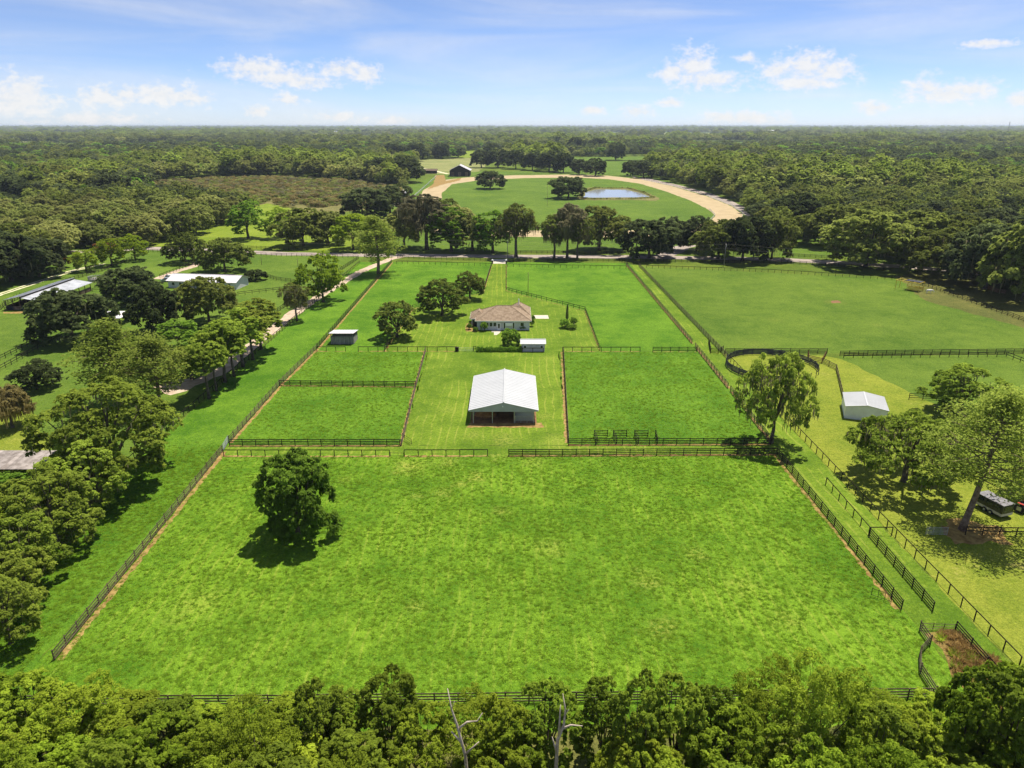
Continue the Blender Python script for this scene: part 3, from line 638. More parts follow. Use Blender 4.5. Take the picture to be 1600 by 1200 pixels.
make_broad('weeping_tree', 1, 6.5, 8, 0.34, 'lf_brown', 291, n_lobe=12, z_lo=0.15, z_hi=0.75, lobe_r=0.24, clumps=22, leaves=24, fork=0.25, r0=0.25, moss=1500, moss_len=1.6, mossm='lf_brown')
make_broad('glossy_tree', 1, 6.5, 8, 0.42, 'lf_dark', 301, n_lobe=14, z_lo=-0.08, z_hi=0.78, lobe_r=0.2, clumps=26, leaves=18, fork=0.2, r0=0.22, round_=1.3)
make_broad('moss_draped_tree', 1, 18, 13, 0.6, 'lf_moss', 311, n_lobe=15, z_lo=0.26, z_hi=0.86, lobe_r=0.18, clumps=16, leaves=20, fork=0.32, r0=0.45, moss=2600, moss_len=2.6, spread=0.36)
make_pine('pine', 3, 17, 12, 0.46, 'lf_pine', 401, puffs=90, leaves=90, z_lo=0.30)
make_pine('leaning_pine', 1, 22, 15, 0.36, 'lf_pine', 431, puffs=96, leaves=170, z_lo=0.36, r0=0.36, lean=(0.16, 0.10))

TREE_N = {}


def plant(kind, loc, w, h, label, cat='tree', group=None, name=None, rz=None, v=None):
    """a tree as a thing: an Empty at the foot of the trunk with trunk, crown and any hanging moss"""
    lst = TPL[kind]; k = TREE_N.get(kind, 0); TREE_N[kind] = k + 1
    crown, trunk, moss, H0, W0 = lst[(k if v is None else v) % len(lst)]
    r = empty(name or kind, (loc[0], loc[1], 0), RNG.uniform(0, 6.28) if rz is None else rz, label, cat, group)
    r.scale = (w / W0, w / W0 * RNG.uniform(0.92, 1.08), h / H0)
    put('trunk', trunk, r); put('crown', crown, r)
    if moss: put('hanging_moss', moss, r)['kind'] = 'stuff'
    return r


def tree_px(kind, px, py, wpx, top, label, cat='tree', group=None, name=None, rz=None, v=None, k=0.55):
    """place by the foot of the trunk, the crown's width and its top in the survey picture; the size comes out in metres"""
    x, y = at(px, py); dep = y * math.cos(PITCH) + CAM_H * math.sin(PITCH) - 2
    w = wpx * dep / FPX
    ang = PITCH + math.atan((top - 600) / FPX); hraw = CAM_H - math.tan(ang) * (y + 0.0)
    h = max(1.0, hraw - k * 0.5 * w * math.tan(ang))
    return plant(kind, (x, y), w * 1.02, h, label, cat, group, name, rz, v)

# ------------------------------------------------------------------ single trees of the farm
tree_px('round_tree', 466, 836, 134, 700, 'lone round dark green tree standing in the front paddock', k=0.4)
tree_px('yard_oak', 691, 493, 80, 434, 'largest rounded oak in the house yard, left of the hip roof', v=0)
tree_px('yard_oak', 734, 468, 48, 421, 'smaller rounded oak behind the large yard oak, near the driveway', v=1)
tree_px('yard_oak', 621, 527, 70, 467, 'rounded oak on the yard fence beside the grey board shelter', v=2)
tree_px('pine', 591, 428, 78, 336, 'tall open light green pine growing on the left side fence near the road', v=0, k=0.3)
tree_px('bright_oak', 505, 472, 80, 391, 'big bright green oak beside the gravel lane', v=0)
tree_px('moss_oak', 464, 502, 46, 441, 'slim dark tree beside the big bright oak on the gravel lane', v=0, k=0.3)
tree_px('round_tree', 797, 540, 34, 512, 'low bushy round tree in front of the house wall')
tree_px('near_moss_oak', 1205, 692, 108, 548, 'moss hung oak with pale trunk beside the round pen', v=0, k=0.35)
tree_px('near_moss_oak', 1412, 752, 190, 634, 'wide spreading moss hung oak shading the fence by the black trailer', v=1, k=0.5)
tree_px('near_oak', 1500, 645, 125, 563, 'rounded oak in the small paddock behind the white metal shed', v=0, k=0.5)
plant('leaning_pine', at(1504, 829), 17, 21, 'tall pine with bare leaning trunk beside the black trailer', name='pine', rz=0.0)
tree_px('near_oak', 1612, 770, 110, 640, 'yellow green tree cut by the frame behind the leaning pine', v=1)
tree_px('near_oak', 1640, 690, 110, 590, 'tree at the frame edge above the red tractor', v=2)
# the row along the gravel lane
tree_px('pine', 190, 632, 128, 500, 'light green pine, left one of the pair by the gravel turnaround', v=1, k=0.3)
tree_px('pine', 252, 640, 104, 520, 'light green pine, right one of the pair by the gravel turnaround', v=2, k=0.3)
tree_px('near_oak', 183, 752, 205, 584, 'huge broad oak on the left boundary fence', v=0, k=0.5)
tree_px('near_oak', 88, 848, 160, 722, 'oak with pale dead branches next below the huge boundary oak', v=1, k=0.5)
tree_px('near_oak', 40, 905, 140, 790, 'dark oak at the left edge with shade reaching the side pasture', v=2, k=0.5)
tree_px('near_oak', 18, 1005, 118, 893, 'lowest oak at the left edge, above the thicket', v=0, k=0.5)
tree_px('near_oak', 138, 795, 135, 678, 'oak filling the gap under the huge boundary oak', v=2, k=0.5)
tree_px('near_oak', 20, 950, 120, 850, 'bushy oak between the dark and the lowest left edge oaks', v=1, k=0.5)
tree_px('thicket_tree', -20, 868, 130, 752, 'yellow green tree at the left edge below the plank roof', v=1, k=0.5)
LANE = 'small trees along the gravel lane'
for i, (px, py, w, t) in enumerate([(327, 623, 70, 532), (352, 597, 76, 500), (380, 573, 80, 482), (408, 546, 74, 466), (300, 592, 74, 536), (338, 611, 60, 520), (366, 588, 64, 500), (395, 562, 66, 482)]):
    tree_px('slim_tree', px, py, w, t, ['slim tree nearest the turnaround on the gravel lane fence', 'second slim tree from the turnaround on the lane fence', 'third slim tree from the turnaround on the lane fence',
            'slim tree farthest up the lane fence, near the slim dark tree', 'bushy small tree at the bend of the gravel lane', 'slim tree between the two nearest the turnaround', 'slim tree between the second and third on the lane fence', 'slim tree between the third and the farthest on the lane fence'][i], group=LANE, k=0.3)
# neighbour's side
for kind, px, py, w, t, lab in [
    ('tall_tree', 280, 545, 62, 497, 'deep green bushy tree between the two dark oaks and the lane'),
    ('dark_oak', 247, 518, 78, 443, 'dark oak in front of the white house, left of a mossy one'),
    ('live_oak', 327, 505, 92, 430, 'mossy dark oak in front of the white house right end'),
    ('dark_oak', 207, 472, 88, 416, 'dark oak left of the parked cars'),
    ('dark_oak', 115, 532, 120, 448, 'broad dark oak half hiding the long grey roofed barn'),
    ('glossy_tree', 58, 608, 70, 558, 'small dense dark round tree in the left field'),
    ('weeping_tree', 20, 668, 68, 600, 'brown weeping tree at the left edge'),
    ('live_oak', 290, 410, 60, 363, 'oak behind the white house at its driveway'),
    ('live_oak', 352, 424, 84, 370, 'spreading oak behind the white house roof'),
    ('dark_oak', 400, 438, 36, 420, 'low dark round tree right of the white house'),
    ('dark_oak', 18, 440, 110, 360, 'dark oak mass at the left edge above the two track lane'),
    ('dark_oak', 62, 432, 90, 368, 'dark oak second from the left edge above the two track lane'),
    ('dark_oak', -30, 452, 110, 380, 'dark oak cut by the left edge above the two track lane'),
    ('bright_oak', 175, 415, 48, 372, 'bright green garden tree near the red shrubs'),
    ('bright_oak', 212, 407, 44, 365, 'bright green garden tree next to the road bend'),
    ('bright_oak', 135, 424, 40, 390, 'low bright green garden tree beside the two track lane'),
    ('shrub', 18, 762, 60, 735, 'low leafy bush in front of the plank roofed shed')]:
    tree_px(kind, px, py, w, t, lab, k=0.45)
for px, py, w, t, lab in [(100, 418, 24, 402, 'reddish shrub beside the two track lane'), (168, 395, 34, 378, 'reddish shrub by the garden trees near the road'), (60, 425, 20, 414, 'small red shrub under the dark oaks')]:
    tree_px('red_shrub', px, py, w, t, lab, cat='shrub')
# the row along the road
ROW = [('tall_tree', 388, 373, 54, 316, 'dark green tree standing alone left in the roadside meadow'), ('bright_oak', 442, 372, 46, 326, 'bright small tree in the roadside meadow'), ('live_oak', 474, 384, 80, 326, 'dark oak at the road above the big bright lane oak'),
       ('sunny_oak', 512, 381, 62, 331, 'olive oak next right of the dark roadside oak'), ('bright_oak', 552, 390, 62, 336, 'bright green tree at the lane junction'), ('sunny_oak', 632, 388, 62, 328, 'olive oak just right of the lane junction'),
       ('moss_draped_tree', 667, 390, 76, 304, 'tall brownish grey moss draped tree at the road'), ('tall_tree', 705, 393, 62, 326, 'tall dark green tree right of the moss draped tree'), ('sunny_oak', 738, 392, 66, 334, 'olive tree left of the driveway gate'),
       ('tall_tree', 770, 396, 56, 330, 'dark tree right behind the driveway gate'), ('moss_oak', 806, 402, 62, 321, 'dark moss hung tree right of the driveway gate pole'), ('moss_oak', 866, 404, 46, 338, 'narrow moss hung tree on the near road edge'),
       ('moss_draped_tree', 886, 403, 52, 320, 'pale grey moss covered tree on the near road edge'), ('moss_oak', 902, 404, 40, 335, 'thin dark tree right of the pale mossy one'), ('live_oak', 936, 391, 84, 325, 'large dark oak across the road below the pond'),
       ('dark_oak', 1014, 403, 80, 345, 'dark spreading oak on the near road edge at the fence corner'), ('dark_oak', 1050, 391, 46, 342, 'dark oak just left of the side road'), ('dark_oak', 1088, 392, 56, 340, 'dark oak just right of the side road'),
       ('live_oak', 1122, 404, 74, 345, 'oak behind the leaning utility pole'), ('dark_oak', 1160, 408, 74, 340, 'dark oak right of the utility pole'), ('live_oak', 1205, 405, 60, 338, 'oak at the left edge of the wood glade'),
       ('live_oak', 1352, 417, 120, 330, 'massive oak overhanging the road bend'), ('live_oak', 1300, 384, 100, 322, 'oak behind the wood glade'), ('dark_oak', 1243, 367, 72, 305, 'dark oak at the back of the wood glade'),
       ('live_oak', 1480, 432, 110, 358, 'oak beside the yellow canopy corner'), ('dark_oak', 1538, 450, 124, 352, 'dark oak above the litter strip'), ('live_oak', 1598, 470, 124, 345, 'big oak at the right edge by the litter strip'), ('live_oak', 1425, 405, 100, 330, 'oak behind the second utility pole'),
       ('dark_oak', 575, 340, 70, 296, 'dark dense oak between the marsh and the lane junction'), ('dark_oak', 610, 335, 60, 292, 'dark dense oak left of the parked white truck'), ('live_oak', 690, 352, 60, 312, 'oak at the near end of the track'), ('sunny_oak', 715, 362, 60, 322, 'olive oak between road and track')]
for kind, px, py, w, t, lab in ROW: tree_px(kind, px, py, w * 1.14, t - 3, lab, k=0.4)
for kind, px, py, w, t, lab in [('dark_oak', 766, 295, 48, 267, 'dark oak alone inside the track near the far barn'), ('dark_oak', 888, 310, 60, 276, 'dark spreading oak beside the pond'), ('dark_oak', 962, 250, 28, 222, 'round dark tree in the far meadow'),
        ('dark_oak', 632, 285, 62, 243, 'dark oak left of the dirt yard by the track'), ('dark_oak', 600, 283, 50, 246, 'dark oak next to the far white sheds')]:
    tree_px(kind, px, py, w, t, lab, k=0.3)
PARKL = [(690, 248, 30), (716, 246, 22), (752, 262, 34), (778, 262, 38), (806, 264, 36), (832, 266, 34), (858, 268, 40), (880, 270, 38), (905, 273, 30), (930, 275, 34), (770, 248, 30), (815, 246, 32), (985, 275, 30), (1005, 278, 34), (650, 252, 34), (622, 252, 36), (900, 242, 34), (935, 240, 30)]
PARK = {p[0]: o_ for p, o_ in zip(sorted(PARKL), ['first', 'second', 'third', 'fourth', 'fifth', 'sixth', 'seventh', 'eighth', 'ninth', 'tenth', 'eleventh', 'twelfth', 'thirteenth', 'fourteenth', 'fifteenth', 'sixteenth', 'seventeenth', 'eighteenth'])}
for px, py, w in PARKL:
    tree_px('dark_oak', px, py, w, py - w * 0.82, 'dark oak in the far park behind the track, %s from the left' % PARK[px], group='oaks in the far park behind the track', k=0.2)

# thicket along the bottom of the picture
rng = random.Random(5)
TH = 'thicket trees along the front fence'
THL = {'thicket_tree': 'yellow green leafy tree in the thicket below the front fence', 'dark_thicket_tree': 'dark green upright tree in the thicket below the front fence', 'wispy_tree': 'wispy fine leaved tree in the thicket below the front fence'}
TH_ROWS = [[], [], []]
for px, top, kind, w in [(40, 1052, 'thicket_tree', 9), (115, 1062, 'wispy_tree', 8), (-25, 1040, 'thicket_tree', 9), (180, 1088, 'thicket_tree', 8), (262, 1088, 'dark_thicket_tree', 7), (330, 1112, 'thicket_tree', 7), (395, 1090, 'wispy_tree', 8), (492, 1056, 'dark_thicket_tree', 5.5), (535, 1068, 'dark_thicket_tree', 5), (605, 1040, 'dark_thicket_tree', 6.8), (455, 1082, 'thicket_tree', 8),
                         (660, 1098, 'thicket_tree', 7), (735, 1082, 'wispy_tree', 7), (785, 1086, 'thicket_tree', 7), (856, 1050, 'dark_thicket_tree', 6.4), (945, 1056, 'dark_thicket_tree', 5.6), (1000, 1046, 'dark_thicket_tree', 6), (1062, 1044, 'dark_thicket_tree', 6.2), (1108, 1060, 'dark_thicket_tree', 5.6), (1170, 1072, 'thicket_tree', 7),
                         (1215, 1030, 'wispy_tree', 7), (1290, 1018, 'wispy_tree', 8), (1350, 1062, 'wispy_tree', 8), (1412, 1092, 'thicket_tree', 8), (1475, 1076, 'thicket_tree', 8), (1545, 1040, 'thicket_tree', 8.5), (1590, 1015, 'dark_thicket_tree', 8), (1640, 1030, 'thicket_tree', 9)]:
    y = rng.uniform(45, 51.5); tt = math.tan(PITCH + math.atan((top - 600) / FPX)); h = min(14, max(4.5, CAM_H - tt * (y + w * 0.16)))
    dep = y * math.cos(PITCH) + (CAM_H - h * .7) * math.sin(PITCH)
    TH_ROWS[0].append((kind, (px - 800) * dep / FPX, y, w, h))
for ri, (row_y, h0) in enumerate(((43.8, 9.6), (40.4, 10.6))):
    x = -44 + rng.uniform(0, 4)
    while x < 46:
        kind = rng.choice(['thicket_tree', 'thicket_tree', 'dark_thicket_tree', 'wispy_tree'])
        if min(abs(x + 4.6), abs(x - 4.7)) > 2.9: TH_ROWS[ri + 1].append((kind, x, row_y + rng.uniform(-1.2, 1.2), rng.uniform(6.5, 9.0), h0 * rng.uniform(0.75, 1.14)))
        x += rng.uniform(5.0, 7.0)
ORD = ['first', 'second', 'third', 'fourth', 'fifth', 'sixth', 'seventh', 'eighth', 'ninth', 'tenth', 'eleventh', 'twelfth', 'thirteenth', 'fourteenth', 'fifteenth', 'sixteenth', 'seventeenth', 'eighteenth', 'nineteenth', 'twentieth',
       'twenty-first', 'twenty-second', 'twenty-third', 'twenty-fourth', 'twenty-fifth', 'twenty-sixth', 'twenty-seventh', 'twenty-eighth', 'twenty-ninth', 'thirtieth', 'thirty-first', 'thirty-second']
LOOK = {'thicket_tree': 'yellow green leafy tree', 'dark_thicket_tree': 'dark green upright tree', 'wispy_tree': 'wispy fine leaved tree'}
for ri, row in enumerate(TH_ROWS):
    row.sort(key=lambda t: t[1])
    for i, (kind, x, y, w, h) in enumerate(row):
        plant(kind, (x, y), w, h, '%s, %s from left in %s row of the bottom thicket' % (LOOK[kind], ORD[i], ('upper', 'middle', 'lowest')[ri]), group=TH)


def snag(label, base, pts_list, r0):
    r = empty('dead_tree', (base[0], base[1], 0), 0, label, 'tree')
    for i, (pts, ra, rb) in enumerate(pts_list):
        n = len(pts); MB().tube(pts, [ra + (rb - ra) * k / (n - 1) for k in range(n)], 7).build('trunk' if i == 0 else 'branch', M['snag'], r, True)
    return r
# heights solved so that the bare tips clear the thicket
snag('bleached dead tree, a single bare leaning pole with two stubs', (-3.2, 42.5), [([(0, 0, 0), (-.3, .2, 4), (-.5, .3, 8), (-1.1, .5, 11), (-1.5, .6, 12.5), (-1.75, .7, 14.4)], .19, .035), ([(-1.0, .5, 10.6), (-.3, .5, 11.3), (.5, .5, 11.4), (.9, .5, 12.2)], .10, .03), ([(-.75, .4, 9.3), (-1.5, .3, 10.5)], .11, .06), ([(-.5, .3, 8.2), (.6, .2, 9.6)], .1, .04), ([(-1.5, .6, 12.5), (-1.2, .5, 13.4)], .04, .015)], .26)
snag('bleached dead tree forked into two bare tips', (3.6, 42.8), [([(0, 0, 0), (-.1, .1, 5), (0, .2, 9.5), (.45, .2, 11), (.55, .3, 12.4), (.3, .3, 14.0)], .20, .03), ([(.1, .2, 9.9), (0.1, .1, 11.4), (.15, .2, 13.0)], .12, .03), ([(.3, .2, 10.6), (1.0, .2, 11.0), (1.9, .1, 11.0)], .11, .03), ([(-.05, .1, 8.2), (-.45, 0, 10.0)], .1, .03), ([(.5, .25, 11.8), (.8, .2, 12.6)], .04, .015)], .26)

# ------------------------------------------------------------------ woods: the nearer trees singly, the rest as one mass
GROVE = [(-60, 430), (-60, 325), (60, 312), (200, 309), (330, 318), (392, 335), (352, 352), (300, 368), (255, 382), (150, 392), (95, 402), (55, 425)]
NEARWOOD = [(1190, 352), (1160, 318), (1600, 318), (1760, 318), (1760, 500), (1600, 462), (1540, 440), (1470, 420), (1370, 398), (1335, 400), (1310, 372), (1262, 360), (1222, 368), (1210, 385)]
HOLES = [[(1480, 360), (1500, 345), (1600, 336), (1700, 334), (1700, 353), (1560, 358)]]
pts = []
rng = random.Random(21)
for tries in range(9000):
    x = rng.uniform(-330, -60); y = rng.uniform(280, 640); p = proj(x, y)
    if inside(p, GROVE) and all((x - a) ** 2 + (y - b_) ** 2 > 12.5 ** 2 for a, b_, _ in pts): pts.append((x, y, 'g'))
for tries in range(9000):
    x = rng.uniform(90, 420); y = rng.uniform(240, 580); p = proj(x, y)
    if inside(p, NEARWOOD) and not any(inside(p, h) for h in HOLES) and all((x - a) ** 2 + (y - b_) ** 2 > 12 ** 2 for a, b_, _ in pts): pts.append((x, y, 'w'))
pts.sort(key=lambda t: t[1])
extra = []
for z, cap, kinds, wr, hr_, where, grp in (('g', 84, ['sunny_oak', 'sunny_oak', 'sunny_oak', 'live_oak'], (16, 22), (11, 16), 'left grove', 'oaks of the grove left of the marsh'),
                                           ('w', 96, ['live_oak', 'live_oak', 'dark_oak'], (16, 23), (12, 18), 'right wood', 'oaks of the wood right of the track')):
    sel = [(x, y) for x, y, q in pts if q == z]; extra += sel[cap:]; sel = sel[:cap]
    for ri in range(0, len(sel), 14):
        row = sorted(sel[ri:ri + 14], key=lambda t: t[0] / t[1])
        for i, (x, y) in enumerate(row):
            kind = rng.choice(kinds)
            plant(kind, (x, y), rng.uniform(*wr), rng.uniform(*hr_), '%s, %s from left in %s row of the %s' % ({'sunny_oak': 'olive moss hung oak', 'live_oak': 'dark green moss hung oak', 'dark_oak': 'blackish green oak'}[kind], ORD[i], ORD[ri // 14], where), group=grp)

# far wood: a mass nobody could count, small crowns scattered over the ground
lib = bpy.data.collections.new('far_crowns')
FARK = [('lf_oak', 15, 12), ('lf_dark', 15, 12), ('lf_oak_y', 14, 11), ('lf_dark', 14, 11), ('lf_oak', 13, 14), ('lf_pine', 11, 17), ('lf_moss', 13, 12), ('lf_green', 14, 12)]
for i, (mt, w, h) in enumerate(FARK):
    r_ = np.random.default_rng(600 + i)
    C, Nn, T, lob = lobed_crown(r_, h, w, 11, 0.10, 0.78, 0.20, 15, 6, 0.85, 0.34)
    me = leaf_mesh('far_crown', C, Nn, 1.35 * r_.uniform(.6, 1.4, size=len(C)), T, M[mt])
    o = bpy.data.objects.new('far_crown_%02d' % i, me); lib.objects.link(o)
CLEAR = [[(205, 335), (235, 284), (330, 279), (430, 277), (560, 284), (632, 297), (640, 270), (652, 250), (745, 246), (775, 250), (865, 268), (880, 246), (1022, 244), (1030, 262), (1000, 274), (1060, 287), (1150, 315), (1190, 338), (1210, 400), (600, 400), (390, 350)],
         [(-40, 231.5), (-40, 225), (60, 224), (130, 226), (132, 230), (40, 232)], [(715, 247), (725, 236), (800, 234), (815, 246)], [(400, 221), (420, 216), (520, 216), (520, 221)], [(820, 214), (830, 210.5), (960, 210.5), (980, 213)], [(1020, 217), (1040, 212), (1120, 213), (1110, 217)], [(1330, 220), (1340, 216), (1400, 216), (1400, 220)]]
r_ = np.random.default_rng(77)


def patch(x, y):      # slow drift of species over the woods
    return math.sin(x * 0.0031 + 1.3) + math.sin(y * 0.0024 + x * 0.0011) + 0.6 * math.sin(y * 0.0071 - x * 0.004)
P, SC, IDX = [], [], []
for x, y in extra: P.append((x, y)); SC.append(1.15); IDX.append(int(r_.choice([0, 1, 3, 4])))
for y0, y1, sp, s in [(480, 1000, 12.5, 1.3), (1000, 2000, 16.5, 1.45), (2000, 4000, 27, 1.8), (4000, 8000, 52, 2.5), (8000, 16000, 100, 3.4), (16000, 40000, 240, 5.0)]:
    ny = int((y1 - y0) / sp)
    for j in range(ny):
        yy = y0 + j * sp; half = yy * 0.86 + 120
        for i in range(int(2 * half / sp)):
            x = -half + i * sp + r_.uniform(-.48, .48) * sp; y = yy + r_.uniform(-.48, .48) * sp
            if y < 600 and not (x > 90 and inside(proj(x, y), NEARWOOD + [])) and not (y > 560 and (x > 110 or x < -150)): continue
            if y < 580 and x > 0 and inside(proj(x, y), NEARWOOD): continue
            p = proj(x, y)
            if any(inside(p, c) for c in CLEAR): continue
            if any(((x - gx) / ga) ** 2 + ((y - gy) / gb) ** 2 < 1 for gx, gy, ga, gb, _ in GLADES): continue
            t = patch(x, y) + r_.uniform(-.9, .9); st_ = 1 + 0.28 * math.sin(x * .011 + 2 * math.sin(y * .006))
            if y < 1900: c = r_.choice([1, 3, 1, 3, 0, 7]) if t < 0.5 else (r_.choice([0, 4, 1, 7]) if t < 1.1 else r_.choice([2, 2, 0, 5]))  # mostly dark crowns here stand in for cloud shadow over the middle woods
            else: c = r_.choice([1, 0, 3, 4]) if t < -0.7 else (r_.choice([0, 2, 4, 2]) if t < 0.5 else r_.choice([2, 5, 5, 2, 5]))  # lighter crowns beyond, standing in for sunlight on the far woods
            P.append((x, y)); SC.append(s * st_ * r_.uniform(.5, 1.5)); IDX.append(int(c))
print('FAR TREES', len(P))


def scatter_object(name, P, SC, IDX, coll, zs=None, kind='stuff', label=None, flat=0.85):
    n = len(P); me = bpy.data.meshes.new(name); me.from_pydata([(p[0], p[1], 0.0 if zs is None else zs[i]) for i, p in enumerate(P)], [], [])
    a = me.attributes.new('size', 'FLOAT', 'POINT'); a.data.foreach_set('value', np.array(SC, dtype=np.float32))
    a = me.attributes.new('pick', 'INT', 'POINT'); a.data.foreach_set('value', np.array(IDX, dtype=np.int32))
    a = me.attributes.new('turn', 'FLOAT', 'POINT'); a.data.foreach_set('value', np.random.default_rng(n).uniform(0, 6.28, n).astype(np.float32))
    o = put(name, me); tag(o, label, None, None, kind)
    ng_ = bpy.data.node_groups.new(name, 'GeometryNodeTree')
    ng_.interface.new_socket('Geometry', in_out='INPUT', socket_type='NodeSocketGeometry'); ng_.interface.new_socket('Geometry', in_out='OUTPUT', socket_type='NodeSocketGeometry')
    N = ng_.nodes.new; L = ng_.links.new
    gi, go = N('NodeGroupInput'), N('NodeGroupOutput')
    ci = N('GeometryNodeCollectionInfo'); ci.inputs['Collection'].default_value = coll; ci.inputs['Separate Children'].default_value = True; ci.inputs['Reset Children'].default_value = True
    ip = N('GeometryNodeInstanceOnPoints'); ip.inputs['Pick Instance'].default_value = True
    def attr(nm, t):
        q = N('GeometryNodeInputNamedAttribute'); q.data_type = t; q.inputs[0].default_value = nm; return q.outputs[0]
    cx = N('ShaderNodeCombineXYZ'); L(attr('turn', 'FLOAT'), cx.inputs[2])
    L(gi.outputs[0], ip.inputs['Points']); L(ci.outputs[0], ip.inputs['Instance']); L(attr('pick', 'INT'), ip.inputs['Instance Index'])
    L(cx.outputs[0], ip.inputs['Rotation'])
    cs = N('ShaderNodeCombineXYZ'); sz = attr('size', 'FLOAT'); L(sz, cs.inputs[0]); L(sz, cs.inputs[1])
    mm = N('ShaderNodeMath'); mm.operation = 'POWER'; mm.inputs[1].default_value = flat; L(sz, mm.inputs[0]); L(mm.outputs[0], cs.inputs[2])
    L(cs.outputs[0], ip.inputs['Scale']); L(ip.outputs[0], go.inputs[0])
    md = o.modifiers.new('scatter', 'NODES'); md.node_group = ng_
    return o
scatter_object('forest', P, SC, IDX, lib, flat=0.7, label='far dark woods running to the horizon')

# low scrub over the marsh
libs = bpy.data.collections.new('scrub_tufts')
for i, mt in enumerate(['lf_brown', 'lf_oak_y', 'lf_oak', 'lf_moss']):
    q = np.random.default_rng(800 + i); C, Nn, T, lob = lobed_crown(q, 2.2, 5, 5, 0.1, 0.7, 0.28, 9, 6, 0.7, 0.34)
    o = bpy.data.objects.new('scrub_%02d' % i, leaf_mesh('scrub', C, Nn, 0.6 * q.uniform(.6, 1.4, size=len(C)), T, M[mt])); libs.objects.link(o)
P2, S2_, I2 = [], [], []
MARSH = [(225, 325), (245, 285), (330, 280), (430, 278), (560, 285), (626, 297), (618, 316), (560, 327), (470, 332), (420, 316), (345, 330)]
for _ in range(5200):
    x, y = r_.uniform(-420, -60), r_.uniform(520, 860)
    if inside(proj(x, y), MARSH): P2.append((x, y)); S2_.append(r_.uniform(.6, 1.5)); I2.append(int(r_.choice([0, 0, 1, 2, 3])))
for k_ in range(90):
    t_ = k_ / 90; ring = [(908, 311), (912, 300), (930, 294.2), (980, 294.8), (1006, 301.5), (1022, 309.5), (985, 311.4), (930, 312)]; i_ = int(t_ * 8); f_ = t_ * 8 - i_; a_, c_ = ring[i_], ring[(i_ + 1) % 8]
    q_ = at(a_[0] + (c_[0] - a_[0]) * f_, a_[1] + (c_[1] - a_[1]) * f_); P2.append(q_); S2_.append(r_.uniform(.25, .6)); I2.append(int(r_.choice([0, 1, 2])))
scatter_object('marsh_scrub', P2, S2_, I2, libs, label='low olive brown scrub on the marsh and pond bank')
# weeds in the corner pen
P3 = []; 
for _ in range(230):
    x, y = r_.uniform(46.8, 54), r_.uniform(54, 67.5)
    if inside((x, y), [(47.9, 66.8), (50.8, 67.5), (53.4, 61.0), (53.8, 54), (48.4, 53), (47.2, 60.0), (48.6, 64.4)]): P3.append((x, y))
libw = bpy.data.collections.new('weed_tufts')
for i, mt in enumerate(['lf_weed', 'lf_weed', 'lf_weed', 'lf_thick']):
    q = np.random.default_rng(820 + i); V = []; T = []
    for _ in range(70):
        a = q.uniform(0, 6.28); r0 = q.uniform(0, .28); l = q.uniform(.3, .7); tl = q.uniform(.2, .6); b2 = q.uniform(0, 3.14)
        p = np.array([r0 * math.cos(a), r0 * math.sin(a), 0]); e = p + np.array([tl * math.cos(a), tl * math.sin(a), l]); dx = np.array([math.cos(b2) * .035, math.sin(b2) * .035, 0])
        V += [p - dx, p + dx, e + dx * .4, e - dx * .4]; T.append(q.uniform(0, 1))
    o = bpy.data.objects.new('weed_%02d' % i, leaf_build('weed', np.array(V), np.array(T), M[mt])); libw.objects.link(o)
scatter_object('brown_weeds', P3, [r_.uniform(.7, 1.3) for _ in P3], [int(r_.choice([0, 1, 1, 2, 2, 3])) for _ in P3], libw, label='tall brown weeds filling the fenced corner')

# grass blades standing in the near pastures
libg = bpy.data.collections.new('grass_tufts')
for i in range(5):
    q = np.random.default_rng(900 + i); V = []; T = []
    for _ in range(26):
        a = q.uniform(0, 6.28); r0 = abs(q.normal(0, .22)); l = q.uniform(.05, .14); tl = q.uniform(.12, .30); b2 = q.uniform(0, 3.14); a2 = q.uniform(0, 6.28)
        p = np.array([r0 * math.cos(a), r0 * math.sin(a), 0]); e = p + np.array([tl * math.cos(a2), tl * math.sin(a2), l]); dx = np.array([-math.sin(a2) * .03, math.cos(a2) * .03, 0])
        V += [p - dx, p + dx, e + dx * .3, e - dx * .3]; T.append(np.clip(q.normal(.5, .25), 0, 1))
    o = bpy.data.objects.new('tuft_%02d' % i, leaf_build('tuft', np.array(V), np.array(T), M['lf_grass'])); libg.objects.link(o)
GP, GS = [], []
for (x0_, x1_, y0_, y1_, n_) in ((-51, 46.8, 53.5, 114, 34000), (-64.5, -52.4, 58, 120, 7000), (-51, -21, 119, 175, 7000), (12, 47, 119, 175, 8000)):
    xs = r_.uniform(x0_, x1_, n_); ys = r_.uniform(y0_, y1_, n_)
    den = np.sin(xs * .31 + 1.7 * np.sin(ys * .17)) + np.sin(ys * .43 + 1.3 * np.sin(xs * .23)) + r_.normal(0, 2.6, n_)
    for x, y, d in zip(xs, ys, den):
        if d > -1.2 and (y1_ - y > 6 * r_.uniform() or x0_ > -60): GP.append((x, y)); GS.append(r_.uniform(.5, 1.0))
scatter_object('grass', GP, GS, [int(k_) for k_ in r_.integers(0, 5, len(GP))], libg, label='standing grass blades over the paddocks', flat=1.0)

# ------------------------------------------------------------------ fences
_pm = {}


def post_mesh(mat, h):
    k = (mat.name, h)
    if k not in _pm:
        mb = MB(); r = 0.075
        mb.tube([(0, 0, -0.1), (0, 0, h * 0.5), (0.01, 0, h)], [r, r * .97, r * .93], 8); _pm[k] = mb.mesh('post', mat)
    return _pm[k]


